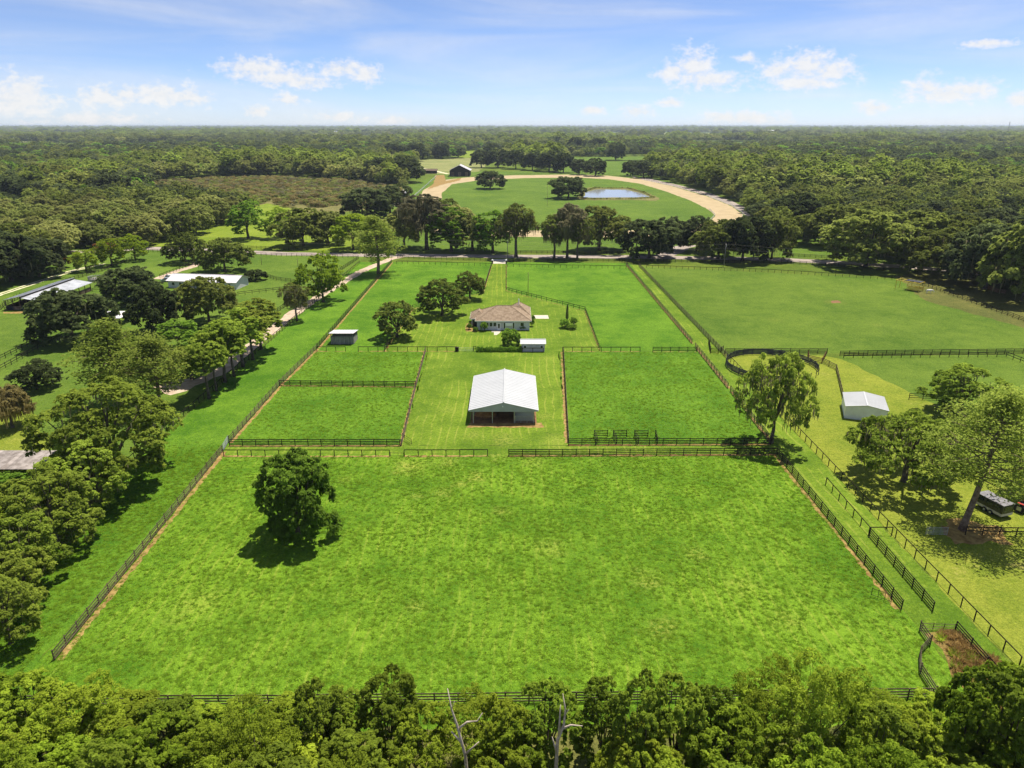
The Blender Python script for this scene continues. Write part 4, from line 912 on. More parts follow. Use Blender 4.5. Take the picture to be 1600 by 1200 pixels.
def board_mesh(mat, hh=0.15):
    k = (mat.name, 'b', hh)
    if k not in _pm:
        mb = MB(); mb.box((0.5, 0, 0), (1.0, 0.034, hh)); _pm[k] = mb.mesh('board', mat)
    return _pm[k]
FG = 'dark board fences of the farm'
HEIGHTS = {'4': (0.22, 0.56, 0.90, 1.26), '3': (0.36, 0.80, 1.26), '1': (1.22,), '2': (0.66, 1.24)}


def fence(label, pts, style='4', mat='fence', lod=0, soil=0.0, soil_off=0.0, px=True, sp=2.44, group=FG, posth=1.42, side=1, bh=0.15, name='board_fence', cat='fence'):
    line = [at(*p) for p in pts] if px else list(pts)
    ox, oy = line[0]; root = empty(name, (ox, oy, 0), 0, label, cat, group); mt = M[mat]; hs = HEIGHTS[style]
    if style == '1': posth = 1.30
    joined_p, joined_r = MB(), MB()
    for a, b_ in zip(line[:-1], line[1:]):
        d = math.dist(a, b_); n = max(1, round(d / sp)); ux, uy = (b_[0] - a[0]) / d, (b_[1] - a[1]) / d; ang = math.atan2(uy, ux)
        nx, ny = -uy * side * 0.085, ux * side * 0.085
        P_ = [(a[0] + (b_[0] - a[0]) * i / n - ox, a[1] + (b_[1] - a[1]) * i / n - oy) for i in range(n + 1)]
        for i, (x, y) in enumerate(P_):
            if i == n and b_ != line[-1]: continue
            tx, ty = RNG.uniform(-.03, .03), RNG.uniform(-.03, .03)
            if lod < 2: put('post', post_mesh(mt, posth), root, (x, y, RNG.uniform(-.06, .05)), (tx, ty, RNG.uniform(0, 6)))
            else: joined_p.tube([(x, y, -.1), (x + ty, y - tx, posth)], [.085, .08], 6)
        if lod == 0:
            for r, h in enumerate(hs):
                i = 0
                while i < n:
                    k = min(2 if (i or r % 2 == 0) else 1, n - i); p, q = P_[i], P_[i + k]; l = math.dist(p, q)
                    z = h + RNG.uniform(-.025, .025); dz = RNG.uniform(-.02, .02) / l
                    put('board', board_mesh(mt, bh), root, (p[0] + nx, p[1] + ny, z), (0, dz, ang), (l - 0.012, 1, 1)); i += k
        else:
            for h in hs:
                mb = joined_r if lod == 2 else MB()
                q = [(x + nx, y + ny, h + RNG.uniform(-.02, .02)) for x, y in P_]
                for u, v in zip(q[:-1], q[1:]): mb.beam(u, v, 0.034, bh)
                if lod == 1: mb.build('rail', mt, root)
    if lod == 2:
        tag(joined_p.build('posts', mt, root), kind='stuff'); tag(joined_r.build('rails', mt, root), kind='stuff')
    if soil:
        strip('soil_strip', line, soil * 0.7, 0.019, M['soil'], jit=0.2, step=0.7, px=False, off=soil_off)
    return root


WOLD = 'fence_old'
fence('weathered board fence along the left side of the front paddock', [(85, 1032), (347, 706)], '4', WOLD, soil=1.0, soil_off=-0.5, side=-1)
fence('left side board fence beside the two left paddocks', [(358, 692), (437, 602), (495, 545)], '4', WOLD, soil=0.9, soil_off=-.4, side=-1)
fence('left side board fence from the grey shelter up to the road', [(496, 544), (612, 410)], '4', 'fence', lod=1, soil=0.8, soil_off=-.4, side=-1)
fence('top rail fence between the side pasture and the gravel lane', [(100, 815), (136, 783), (562, 412)], '1', lod=1)
fence('fence on the far side of the gravel lane', [(330, 570), (420, 497), (560, 405)], '3', lod=1)
fence('board fence between the two left paddocks', [(437, 603), (650, 605)], '4', soil=0.8)
fence('board fence left of the barn yard, upper half', [(665, 549), (650, 604)], '4', WOLD, soil=0.8, soil_off=-.2)
fence('board fence left of the barn yard, lower half', [(649, 607), (627, 697)], '4', WOLD, soil=0.8, soil_off=-.2)
fence('short top rail fence below the grey board shelter', [(495, 549), (540, 549)], '1', soil=0.5)
fence('top rail fence between house yard and left paddock', [(560, 549), (714, 549)], '1', soil=0.5)
fence('short stretch of fence left of the hedge', [(740, 549), (744, 549)], '2', sp=1.2)
fence('top rail fence in front of the white garden shed', [(816, 551), (849, 551)], '1')
fence('top rail fence over the right paddock', [(879, 549.5), (1000, 549.5)], '1', soil=0.5)
fence('board fence over the right paddock beside its gateway', [(1020, 550), (1088, 550)], '3', soil=0.5)
fence('fence right of the barn yard seen end on', [(880, 550), (888, 692)], '4', WOLD, soil=0.9, soil_off=-.3)
fence('yard fence running under the rounded oak', [(601, 549), (622, 518), (645, 483), (655, 480)], '3', lod=1, soil=0.5)
fence('yard fence left of the driveway', [(735, 462), (755, 458), (768, 416)], '3', WOLD, lod=1, soil=0.5)
fence('yard fence right of the driveway and behind the house', [(791, 415), (791, 454), (800, 457), (914, 486), (937, 548)], '2', lod=1, soil=0.4)
fence('top rail fence at the road left of the driveway', [(620, 412), (768, 416)], '1', lod=1)
fence('dark board fence at the road edge left of the driveway', [(621, 403.5), (768, 408)], '3', lod=1)
fence('top rail fence at the road right of the driveway', [(793, 417), (978, 420)], '1', lod=1)
fence('dark board fence at the road edge right of the driveway', [(793, 410), (900, 408), (968, 409), (980, 413)], '3', lod=1)
fence('right side board fence from the road to the paddock corner', [(978, 414), (1081, 537)], '4', WOLD, lod=1, soil=0.9, soil_off=.2)
fence('right side board fence beside the right paddock, upper half', [(1086, 543), (1137, 607)], '4', WOLD, soil=0.9, soil_off=.35)
fence('right side board fence beside the right paddock, lower half', [(1141, 612), (1204, 693)], '4', WOLD, soil=0.9, soil_off=.35)
fence('board fence along the right side of the front paddock', [(1214, 711), (1408, 952)], '4', soil=0.9, soil_off=-.45)
fence('short dark board fence by the road at the paddock corner', [(980, 413), (1000, 414)], '4', lod=1)
fence('long fence line from the road to the round pen', [(998, 416), (1110, 533), (1136, 560)], '4', WOLD, lod=1)
fence('top rail fence from the round pen down the grass lane', [(1137, 561), (1258, 690), (1429, 871), (1592, 1041)], '1', posth=1.3)
fence('top rail fence inside the grass lane', [(1290, 757), (1357, 836)], '1')
fence('black board fence inside the grass lane', [(1358, 838), (1457, 955)], '4')
fence('short top rail across the grass lane', [(1357, 836), (1393, 836)], '1')
fence('top rail fence over the front paddock, left end', [(350, 713), (609, 713)], '1', soil=0.9)
fence('top rail fence over the front paddock beside the gateway', [(632, 713), (762, 712.5)], '1', soil=0.9)
fence('four board fence over the front paddock, right of the gateway', [(795, 713), (1214, 711)], '4', soil=0.9)
fence('four board fence under the two left paddocks', [(359, 697), (625, 697)], '4', soil=0.8)
fence('four board fence under the right paddock', [(888, 696), (1204, 695)], '4', soil=0.8)
fence('board fence along the bottom of the front paddock', [(34, 1104), (420, 1103), (900, 1098), (1455, 1092)], '4', WOLD)
fence('board fence on the left of the weedy corner', [(1437, 985), (1453, 1008), (1437, 1026), (1438, 1052), (1462, 1090)], '4', WOLD, side=-1)
fence('board fence on the right of the weedy corner', [(1492, 986), (1541, 1042), (1560, 1064)], '4')
for px in (928, 958, 991):
    x0, y0 = at(px, 682.5); x1, _ = at(px + 21, 682.5)
    fence(['left', 'middle', 'right'][(928, 958, 991).index(px)] + ' feeding stall of boards behind the right paddock fence', [(x1, y0), (x0, y0), (x0 + 0.2, 118.8)], '3', px=False, group='board feeding stalls', name='feeding_stall', cat='feeding stall', sp=2.6)
fence('short board wing right of the feeding stalls', [(1024, 683), (1027, 694)], '3', group='board feeding stalls', name='feeding_stall', cat='feeding stall', sp=1.6)
for p in [(-46, 117.2)]: pass
fence('far top rail fence of the wide right pasture', [(1010, 419), (1200, 425.5), (1405, 438)], '1', lod=1)
fence('board fence down the right side of the wide pasture', [(1408, 438), (1450, 449), (1600, 503), (1680, 534)], '3', lod=1)
fence('dark board fence below the wide right pasture', [(1312, 556), (1640, 552)], '4')
fence('top rail fence just below the dark right pasture fence', [(1318, 559.5), (1572, 557.5), (1640, 585)], '2')
fence('board fence behind the round pen', [(1133, 552.5), (1292, 552.5)], '4')
fence('board fence from the red pen to the white metal shed', [(1284, 567), (1306, 578), (1316, 622), (1321, 650)], '4', WOLD)
fence('board fence under the oak in the small paddock', [(1420, 624), (1485, 626)], '3')
fence('board fence at the right frame edge below the small paddock', [(1585, 634), (1640, 640)], '3')
fence('low fence right of the leaning pine', [(1508, 836), (1640, 838)], '2')
fence('fence along the near road edge at the right', [(1000, 409), (1120, 411), (1230, 412), (1330, 418), (1390, 424)], '3', lod=2)
fence('fence along the far road edge at the right', [(1222, 400), (1310, 405)], '3', lod=2)
fence('fence across the road below the pond trees', [(805, 396), (990, 397)], '3', lod=2)
fence('fence across the road at the left', [(380, 388), (480, 392)], '3', lod=2)
fence('fence on the near road edge at the left', [(232, 394), (330, 397), (440, 400.5), (560, 403)], '2', lod=2)
fence('lower dark fence line in the left field', [(-30, 596), (0, 580), (110, 519)], '2', lod=1)
fence('upper dark fence line in the left field', [(-30, 578), (0, 564), (88, 519)], '2', lod=1)
fence('dark fence beside the two track lane', [(97, 443), (160, 424), (232, 395)], '3', lod=1)
fence('dark fence by the white house driveway', [(250, 434), (300, 415), (320, 405)], '2', lod=1)
fence('short dark fence between the barn and the dark oak', [(145, 456), (178, 453)], '2', lod=1)
fence('fence in front of the white house yard', [(372, 462), (448, 453)], '2', lod=1)
fence('dark fence right of the white house', [(414, 432), (432, 438), (462, 442)], '3', lod=1)
fence('fence behind the carport', [(178, 484), (212, 480)], '3', lod=1)
fence('tall dark rail pen left of the long barn', [(2, 484), (8, 478), (33, 466), (33, 480), (8, 487)], '3', lod=1, posth=2.0)
fence('outer rail around the race track back stretch', [(700, 279.5), (760, 274.8), (900, 271.8), (985, 277), (1050, 290), (1105, 306)], '1', lod=2, sp=5, mat='fence_old')
fence('pale outer rail at the race track bend', [(1105, 306), (1145, 322), (1161, 336), (1157, 349)], '1', lod=2, sp=4, mat='trim', bh=0.25)
fence('pale inner rail at the race track bend', [(1108, 329), (1117, 337), (1112, 343.5), (1098, 349.5)], '1', lod=2, sp=4, mat='trim', bh=0.25)
fence('pale rail beside the track chute', [(625, 327), (660, 296), (682, 276)], '2', lod=2, sp=4, mat='trim', bh=0.22)
fence('far dark fence in the meadow behind the track', [(895, 253), (1004, 251)], '3', lod=2, sp=5, bh=0.3)
fence('red brown timber pen behind the round pen', [(1262, 556), (1263, 563), (1284, 568), (1290, 557)], '4', 'fence_red')


def gate(label, p, q, h=1.25, bars=6, mat='galv', verticals=3, name='field_gate', px=True):
    p, q = (at(*p), at(*q)) if px else (p, q); d = math.dist(p, q); a = math.atan2(q[1] - p[1], q[0] - p[0])
    r = empty(name, (p[0], p[1], 0), a, label, 'gate')
    for i in range(bars): MB().tube([(0, 0, .2 + (h - .2) * i / (bars - 1)), (d, 0, .2 + (h - .2) * i / (bars - 1))], [.03, .03], 6).build('rail', M[mat], r)
    for i in range(verticals): MB().box((d * i / (verticals - 1), 0, h / 2 + .1), (.06, .06, h)).build('stile', M[mat], r)
    return r
gate('grey metal gate at the left end of the cross lane', (349, 705), (357, 691), 1.3, 7)
gate('sagging black gate in the fence over the front paddock', (610, 713), (631, 713.5), 0.7, 2, 'fence', 2)
gate('silver tube gate left of the leaning pine', (1446, 836), (1479, 837), 1.3, 6, 'galv', 4)
gate('small dark panel fence lying in the front paddock corner', (1361, 931), (1392, 942), 1.1, 2, 'fence', 4)
gate('wire gate across the top of the weedy corner', (1440, 984), (1491, 986), 0.9, 3, 'fence_old', 4)
gate('thin open gate at the lower barn yard corner', (632, 688), (643, 695), 1.1, 3, 'fence', 2)
gate('wide black gate at the hedge gap', (715, 549), (739, 549.5), 1.0, 3, 'galv', 3)

# round pen of dark boards with openings
cx, cy_ = at(1205, 575); RAD = 10.6
rp = empty('round_pen', (cx, cy_, 0), 0, 'round pen of dark blue grey board panels with open gaps', 'pen')
n = 26
for i in range(n):
    a0, a1 = 2 * math.pi * i / n, 2 * math.pi * (i + 1) / n; am = math.degrees((a0 + a1) / 2) % 360
    put('post', post_mesh(M['pen'], 1.8), rp, (RAD * math.cos(a0), RAD * math.sin(a0), 0))
    if 222 < am < 250 or 300 < am < 345 or (268 < am < 286): continue
    p = (RAD * math.cos(a0), RAD * math.sin(a0)); q = (RAD * math.cos(a1), RAD * math.sin(a1)); l = math.dist(p, q); ang = math.atan2(q[1] - p[1], q[0] - p[0])
    for h in (0.30, 0.60, 0.90, 1.20, 1.50): put('board', board_mesh(M['pen'], 0.26), rp, (p[0], p[1], h + RNG.uniform(-.03, .03)), (0, 0, ang), (l, 1, 1))
sheet('round_pen_floor', [(cx + 10.3 * math.cos(t * math.pi / 16), cy_ + 10.3 * math.sin(t * math.pi / 16)) for t in range(32)], 0.012, M['yellow'], px=False)
fence('two dark board pens beside the long fence above the round pen', [(1107, 536), (1110, 552), (1122, 553), (1130, 548)], '4', lod=0, sp=1.8)

# ------------------------------------------------------------------ buildings
def roof_sheet(name, a, b_, c, d, mat, parent, t=0.06, ribs=0.9, rib_h=0.05, rib_w=0.07):
    """sloped metal sheet a-b (eave) to d-c (ridge) with raised seams running up the slope"""
    a, b_, c, d = map(Vector, (a, b_, c, d))
    o = MB().slab([a, b_, c, d], t).build(name, mat, parent)
    L_ = (b_ - a).length; n_ = int(L_ / ribs) if ribs else 0; mb = MB(); nrm = (b_ - a).cross(d - a).normalized()
    if nrm.z < 0: nrm = -nrm
    for i in range(n_ + 1 if n_ else 0):
        f = i / n_; p = a.lerp(b_, f) + nrm * (rib_h / 2 + .002); q = d.lerp(c, f) + nrm * (rib_h / 2 + .002); mb.beam(p, q, rib_w, rib_h)
    if ribs: tag(mb.build('seams', mat, o), kind='stuff')
    return o


def window(parent, x, z, w, h, y, mat='trim', mull=0, axis='x', name='window'):
    """window on a wall facing -y (axis x) or +x (axis y)"""
    g_ = MB()
    S_ = (lambda u, v, dd: (u, y - dd, v)) if axis == 'x' else (lambda u, v, dd: (y + dd, u, v))
    D_ = (lambda a, t, b_: (a, t, b_)) if axis == 'x' else (lambda a, t, b_: (t, a, b_))
    for u, v, ww, hh in ((x, z + h / 2 + .05, w + .2, .1), (x, z - h / 2 - .05, w + .2, .1), (x - w / 2 - .05, z, .1, h), (x + w / 2 + .05, z, .1, h)): g_.box(S_(u, v, .03), D_(ww, .09, hh))
    for i in range(mull): g_.box(S_(x - w / 2 + w * (i + 1) / (mull + 1), z, .04), D_(.07, .06, h))
    f = g_.build(name, M[mat], parent)
    MB().box(S_(x, z, .012), D_(w, .02, h)).build('pane', M['glass'], f)
    return f


# --- the pole barn in the middle
BX, BY0, BY1, BW, BE, BA = -1.65, 128.6, 148.2, 13.6, 2.85, 4.45
barn = empty('pole_barn', (BX, BY0, 0), 0, 'open pole barn with white metal gable roof in the mown yard', 'barn')
Lb = BY1 - BY0
for s in (-1, 1):
    roof_sheet('roof_panel', (s * BW / 2, -.35, BE), (s * BW / 2, Lb + .35, BE), (0, Lb + .35, BA), (0, -.35, BA), M['white_metal'], barn, 0.07, 0.92, 0.035, 0.05)
    MB().box((s * BW / 2 - s * .02, Lb / 2, BE - .12), (.12, Lb + .7, .18)).build('gutter', M['trim'], barn)
    for k in range(6): MB().box((s * 5.95, .1 + (Lb - .2) * k / 5, BE / 2), (.16, .16, BE + .25)).build('post', M['galv'] if k == 0 else M['oldwood'], barn)
MB().tube([(0, -.4, BA + .03), (0, Lb + .4, BA + .03)], [.16, .16], 8).build('ridge_cap', M['white_metal'], barn)
for y in (-.2, Lb + .2):
    g_ = MB(); g_.slab([(-BW / 2 + .1, y, BE), (BW / 2 - .1, y, BE), (0, y, BA - .1)], 0.01)
    g_.v = [(x, y + (.05 if i >= 3 else -.05), BE + (z - BE) if i < 3 else (z + .01)) for i, (x, _, z) in enumerate(g_.v)]
    gp = g_.build('gable_panel', M['grey_metal'], barn)
    mb = MB()
    for i in range(-13, 14):
        hgt = (BA - .1 - BE) * (1 - abs(i) * .48 / (BW / 2 - .1))
        if hgt > .1: mb.box((i * .48, y - .06 if y < 1 else y + .06, BE + hgt / 2), (.05, .02, hgt))
    tag(mb.build('siding_ribs', M['grey_metal'], gp), kind='stuff')
    MB().box((0, y, BE - .16), (BW - .2, .14, .3)).build('header_beam', M['grey_metal'], barn)
for x in (-2.2, 2.1): MB().box((x, .05, BE / 2), (.16, .16, BE)).build('post', M['galv'], barn)
for k in range(1, 5): MB().beam((-5.9, Lb * k / 5, BE), (5.9, Lb * k / 5, BE), .1, .25).build('tie_beam', M['oldwood'], barn)
for x0, x1, y in ((-5.9, 0, 15.5), (2.1, 5.9, 5.0)):
    for r in range(7): MB().box(((x0 + x1) / 2, y, .2 + r * .26), (x1 - x0, .05, .24)).build('stall_board', M['oldwood'] if x0 > 0 else M['fence_old'], barn)
for x in (2.3, 3.4, 4.6, 5.8): MB().box((x, .06, .75), (.08, .05, 1.4)).build('stall_gate_stile', M['galv'], barn)
for r in range(5): MB().box((4.0, .02, .25 + r * .28), (3.7, .04, .07)).build('stall_gate_rail', M['galv'], barn)
MB().box((4.05, 1.2, 1.0), (3.6, .06, 1.9)).build('stall_wall', M['grey_metal'], barn)
MB().box((2.15, 3.0, 1.0), (.06, 5.8, 1.9)).build('stall_partition', M['oldwood'], barn)
MB().tube([(-0.15, -.30, BE + .9), (-0.15, -.55, BE + .85)], [.08, .14], 8).build('lamp', M['trim'], barn)
mb = MB(); q = np.random.default_rng(4)
prof = [(2.3, 0), (1.9, .35), (1.3, .8), (.7, 1.15), (.25, 1.3)]
mb.lathe(prof, 18); mb.v = [(x * (1 + .12 * math.sin(7 * y)), y * .9 + q.normal(0, .05), max(0, z + q.normal(0, .05))) for x, y, z in mb.v]
tag(mb.build('dirt_pile', worn('orange_dirt', (0.25, 0.12, 0.04), (0.42, 0.22, 0.08), 1.5, .95, .5, 6), None, True, (BX - 3.7, BY0 + 4.5, 0.02)), 'orange brown dirt pile inside the left bay of the pole barn', 'dirt pile')


# --- the house
def hip(name, x0, x1, y0, y1, ze, zr, mat, parent, oh=.55, along='x', courses=True):
    x0 -= oh; x1 += oh; y0 -= oh; y1 += oh
    if along == 'x':
        r = (y1 - y0) / 2; A, B_ = (x0 + r, (y0 + y1) / 2, zr), (x1 - r, (y0 + y1) / 2, zr)
    else:
        r = (x1 - x0) / 2; A, B_ = ((x0 + x1) / 2, y0 + r, zr), ((x0 + x1) / 2, y1 - r, zr)
    c = [(x0, y0, ze), (x1, y0, ze), (x1, y1, ze), (x0, y1, ze)]; mb = MB()
    if along == 'x': fs = [(0, 1, 5, 4), (1, 2, 5), (2, 3, 4, 5), (3, 0, 4)]
    else: fs = [(0, 1, 4), (1, 2, 5, 4), (2, 3, 5), (3, 0, 4, 5)]
    mb.add(c + [A, B_], fs + [(3, 2, 1, 0)]); o = mb.build(name, mat, parent)
    hb = MB()
    for p, q_ in ((A, B_), (c[0], A), (c[3], A if along == 'x' else B_), (c[1], B_ if along == 'x' else A), (c[2], B_)):
        hb.beam((p[0], p[1], p[2] + .02), (q_[0], q_[1], q_[2] + .02), .28, .05)
    hb.build('ridge_cap', mat, o)
    fb = MB()
    for p, q_ in zip(c, c[1:] + c[:1]): fb.beam((p[0], p[1], ze - .1), (q_[0], q_[1], ze - .1), .06, .2)
    fb.build('fascia', M['trim'], o)
    return o
hx0, hx1, hy = -10.0, 5.0, 196.2
house = empty('farm_house', (0, hy, 0), 0, 'pale single storey farmhouse with brown shingled hip roof', 'house')
MB().box(((hx0 + hx1) / 2, 5.5, 1.4), (hx1 - hx0, 11, 2.8)).build('wall', M['wall_white'], house)
MB().box((-9.6, 7.0, 1.25), (4.2, 7.0, 2.5)).build('wing_wall', M['wall_white'], house)
MB().box((2.2, 12.6, 1.4), (5.6, 4.0, 2.8)).build('rear_wing_wall', M['wall_white'], house)
hip('roof', hx0, hx1, 0, 11, 2.85, 5.9, M['shingle'], house)
hip('wing_roof', -11.7, -7.5, 3.6, 10.5, 2.55, 4.3, M['shingle'], house, along='y')
hip('rear_roof', -0.6, 5.0, 6.0, 15.5, 2.86, 5.3, M['shingle'], house, along='y')
MB().tube([(2.0, 9.5, 4.4), (2.0, 9.5, 6.9)], [.14, .14], 8).build('vent_pipe', M['trim'], house)
for x in (-8.2, -7.1, -6.0, -4.9): window(house, x, 1.65, .85, 1.15, 0, mull=0)
window(house, 2.9, 1.65, .95, 1.1, 0); window(house, -2.15, 1.35, .42, 1.7, 0); window(house, 0.45, 1.35, .42, 1.7, 0)
d_ = MB().box((-3.75, -.03, 1.05), (.95, .08, 2.1)).build('door', M['trim'], house); MB().box((-3.75, -.08, 1.25), (.55, .04, 1.3)).build('pane', M['glass'], d_); MB().box((-3.4, -.1, 1.0), (.05, .08, .12)).build('handle', M['galv'], d_)
MB().box((-0.85, -.25, 1.85), (2.0, .5, .9)).build('window_awning', M['trim'], house)
window(house, 5.2, 1.5, 1.1, 1.1, hx1, axis='y'); window(house, 2.0, 1.5, 1.0, 1.1, hx1, axis='y')
MB().box((-9.9, 3.4, 1.2), (3.4, .06, 2.3)).build('porch_screen', M['glass'], house)
for x in (-11.6, -8.3): MB().box((x, 3.3, 1.25), (.12, .12, 2.5)).build('porch_post', M['trim'], house)
# shrubs against the house
for i, (px, py, w, t) in enumerate([(757, 517, 14, 502), (733, 515, 10, 505), (816, 515, 12, 508), (831, 510, 9, 497), (833, 502, 7, 492), (743, 518, 9, 511)]):
    tree_px('shrub', px, py, w, t, ['leafy shrub under the window band of the house', 'shrub at the left corner of the house', 'low shrub under the right window of the house', 'tall shrub at the right corner of the house', 'shrub on the right side wall of the house', 'small shrub at the front left house corner'][i], cat='shrub', k=.2)
# topiary group
tree_px('shrub', 883, 512, 18, 498, 'clipped round bush left in the topiary group beside the house', cat='shrub', v=1, k=.2)
tree_px('shrub', 896, 509, 14, 495, 'clipped round bush behind the topiary group', cat='shrub', v=2, k=.2)
tree_px('shrub', 893, 514, 18, 507, 'low clipped bush at the front of the topiary group', cat='shrub', v=0, k=.2)
r = empty('cypress', at(886, 500), 0, 'narrow pointed cypress in the topiary group', 'tree')
q = np.random.default_rng(9); zz = q.uniform(.2, 4.6, 900); rr = .52 * np.sqrt(np.clip(1 - zz / 4.8, 0, 1)) * (0.75 + .3 * q.uniform(size=900)) * np.clip(zz / .8, .3, 1); aa = q.uniform(0, 6.28, 900)
C = np.stack([rr * np.cos(aa), rr * np.sin(aa), zz], 1); put('crown', leaf_mesh('cypress_crown', C, C * [1, 1, 0] + q.normal(size=(900, 3)) * .3, .22 * q.uniform(.6, 1.4, 900), q.uniform(0, .8, 900), M['lf_dark']), r)
MB().tube([(0, 0, -.1), (0, 0, 4.3)], [.09, .03], 6).build('trunk', M['bark'], r)
p = at(897, 507.5); tag(MB().lathe([(.3, 0), (.34, .1), (.12, .25), (.10, .7), (.38, .85), (.42, .95), (.3, .97)], 14).build('bird_bath', M['concrete'], None, True, (p[0], p[1], 0)), 'pale stone bird bath among the clipped bushes', 'bird bath')
# hedge in front of the yard
hx, hyy = at(745, 551); hx2, _ = at(816, 551); q = np.random.default_rng(12); n_ = 5200; Lh = hx2 - hx
u = q.uniform(0, Lh, n_); a = q.uniform(-.3, 3.4, n_); wob = .8 + .12 * np.sin(u * 2.3) + .1 * np.sin(u * 5.1 + 1)
C = np.stack([u, np.cos(a) * .75 * wob + q.normal(0, .06, n_), np.clip(.12 + np.sin(a) * 1.35 * wob + q.normal(0, .07, n_), .02, 2.2)], 1)
hd = empty('hedge', (hx, hyy + .9, 0), 0, 'clipped leafy hedge between the house yard and the barn yard', 'hedge')
put('foliage', leaf_mesh('hedge_leaves', C, np.stack([q.normal(size=n_) * .4, np.cos(a), np.sin(a)], 1) + q.normal(size=(n_, 3)) * .4, .24 * q.uniform(.6, 1.4, n_), q.uniform(0, 1, n_), M['lf_green']), hd)
for i in range(9): MB().tube([(.5 + i * Lh / 9, 0, -.1), (.55 + i * Lh / 9, 0, 1.0)], [.05, .03], 5).build('stem', M['bark'], hd)


def gable_shed(name, label, loc, rz, w, d, ze, zr, wall, roof, along='x', cat='shed', oh=.3, ribs=.7):
    """simple gabled building, origin at the middle of its floor; the ridge runs along x or y"""
    r_ = empty(name, loc, rz, label, cat)
    W2, D2 = w / 2, d / 2
    for s in (-1, 1):
        MB().box((0, s * (D2 - .05), ze / 2), (w, .1, ze)).build('wall', wall, r_); MB().box((s * (W2 - .05), 0, ze / 2), (.1, d - .2, ze)).build('wall', wall, r_)
        if along == 'x':
            roof_sheet('roof_panel', (-W2 - oh, s * (D2 + oh), ze), (W2 + oh, s * (D2 + oh), ze), (W2 + oh, 0, zr), (-W2 - oh, 0, zr), roof, r_, .06, ribs)
            mb = MB(); x = s * (W2 - .05); mb.add([(x - .05, -D2, ze), (x - .05, D2, ze), (x - .05, 0, zr - .1), (x + .05, -D2, ze), (x + .05, D2, ze), (x + .05, 0, zr - .1)], [(0, 1, 2), (5, 4, 3), (0, 3, 4, 1), (1, 4, 5, 2), (2, 5, 3, 0)]); mb.build('gable', wall, r_)
        else:
            roof_sheet('roof_panel', (s * (W2 + oh), -D2 - oh, ze), (s * (W2 + oh), D2 + oh, ze), (0, D2 + oh, zr), (0, -D2 - oh, zr), roof, r_, .06, ribs)
            mb = MB(); y = s * (D2 - .05); mb.add([(-W2, y - .05, ze), (W2, y - .05, ze), (0, y - .05, zr - .1), (-W2, y + .05, ze), (W2, y + .05, ze), (0, y + .05, zr - .1)], [(0, 1, 2), (5, 4, 3), (0, 3, 4, 1), (1, 4, 5, 2), (2, 5, 3, 0)]); mb.build('gable', wall, r_)
    a_, b2 = ((-W2 - oh, 0, zr + .03), (W2 + oh, 0, zr + .03)) if along == 'x' else ((0, -D2 - oh, zr + .03), (0, D2 + oh, zr + .03))
    MB().beam(a_, b2, .3, .06).build('ridge_cap', roof, r_)
    return r_
x0, y0 = at(833, 550)
sh = gable_shed('garden_shed', 'small white garden shed with white roof beside the hedge', (x0, y0 + 2.1, 0), 0, 6.0, 3.6, 2.15, 2.85, worn('lilac_siding', (.46, .43, .46), (.55, .52, .55), 1, .8), M['white_metal'])
for x in (-2.1, 2.2): window(sh, x, 1.3, .6, .6, -1.8)
# grey board run-in shelter
x0, y0 = at(535, 538)
sh = empty('run_in_shelter', (x0, y0, 0), 0, 'weathered grey board shelter with pale sloping roof in the left paddock', 'shed')
roof_sheet('roof_panel', (-3.3, -.4, 3.15), (3.3, -.4, 3.15), (3.3, 5.6, 2.45), (-3.3, 5.6, 2.45), M['roof_lilac'], sh, .06, .7)
for x in (-2.95, 0, 2.95):
    for y in (.1, 5.2): MB().box((x, y, 1.5 - y * .06), (.15, .15, 3.0 - y * .12)).build('post', M['oldwood'], sh)
for i in range(24): MB().box((-2.9 + i * .252, 0, 1.02 + RNG.uniform(-.04, .04)), (.235, .03, 2.0)).build('board', M['oldwood'], sh)
for s in (-1, 1):
    for i in range(20): MB().box((s * 3.04, .2 + i * .26, 1.02), (.03, .245, 2.0)).build('board', M['oldwood'], sh)
MB().box((0, 5.25, 1.2), (5.9, .04, 2.3)).build('back_wall', M['oldwood'], sh)
for z in (2.25, 2.85): MB().box((0, .02, z), (6.0, .05, .14)).build('girt', M['oldwood'], sh)
# white metal shed on the right
c0 = (71.4, 133.6)
sh = gable_shed('metal_shed', 'white metal shed with low gable roof beside the spreading oak', (c0[0], c0[1], 0), -math.radians(20), 7.6, 8.0, 2.6, 3.25, M['white'], M['white_metal'], along='y', oh=.15, ribs=.6)
for i in range(14): MB().box((-3.7 + i * .57, -4.02, 1.3), (.06, .03, 2.5)).build('siding_rib', M['white'], sh)
# long barn on the left, stepped metal roof
lb = empty('long_barn', (-154.8, 219.5, 0), 0, 'long stable barn with two grey metal roof slopes at the left edge', 'barn')
roof_sheet('roof_panel', (-5.8, -.5, 3.3), (-5.8, 28.6, 3.3), (.3, 28.6, 4.6), (.3, -.5, 4.6), M['roof_grey'], lb, .06, .9)
roof_sheet('roof_panel', (6.4, -.5, 2.9), (6.4, 28.6, 2.9), (.2, 28.6, 4.0), (.2, -.5, 4.0), M['roof_grey'], lb, .06, .9)
MB().box((.2, 14, 4.25), (.08, 28.8, .5)).build('clerestory', M['dark'], lb)
for s in (-5.4, 6.0):
    for k in range(9): MB().box((s, .1 + k * 3.45, 1.5), (.16, .16, 3.0)).build('post', M['fence'], lb)
    MB().box((s * .985, 14, .75), (.06, 27.6, 1.5)).build('side_wall', M['fence_old'], lb)
for k in range(6): MB().box((-5.2 + k * 2.2, .05, 1.6), (.16, .16, 3.3)).build('post', M['fence_old'], lb)
MB().box((0, 9, 1.5), (11, .08, 3.0)).build('inner_wall', M['dark'], lb)
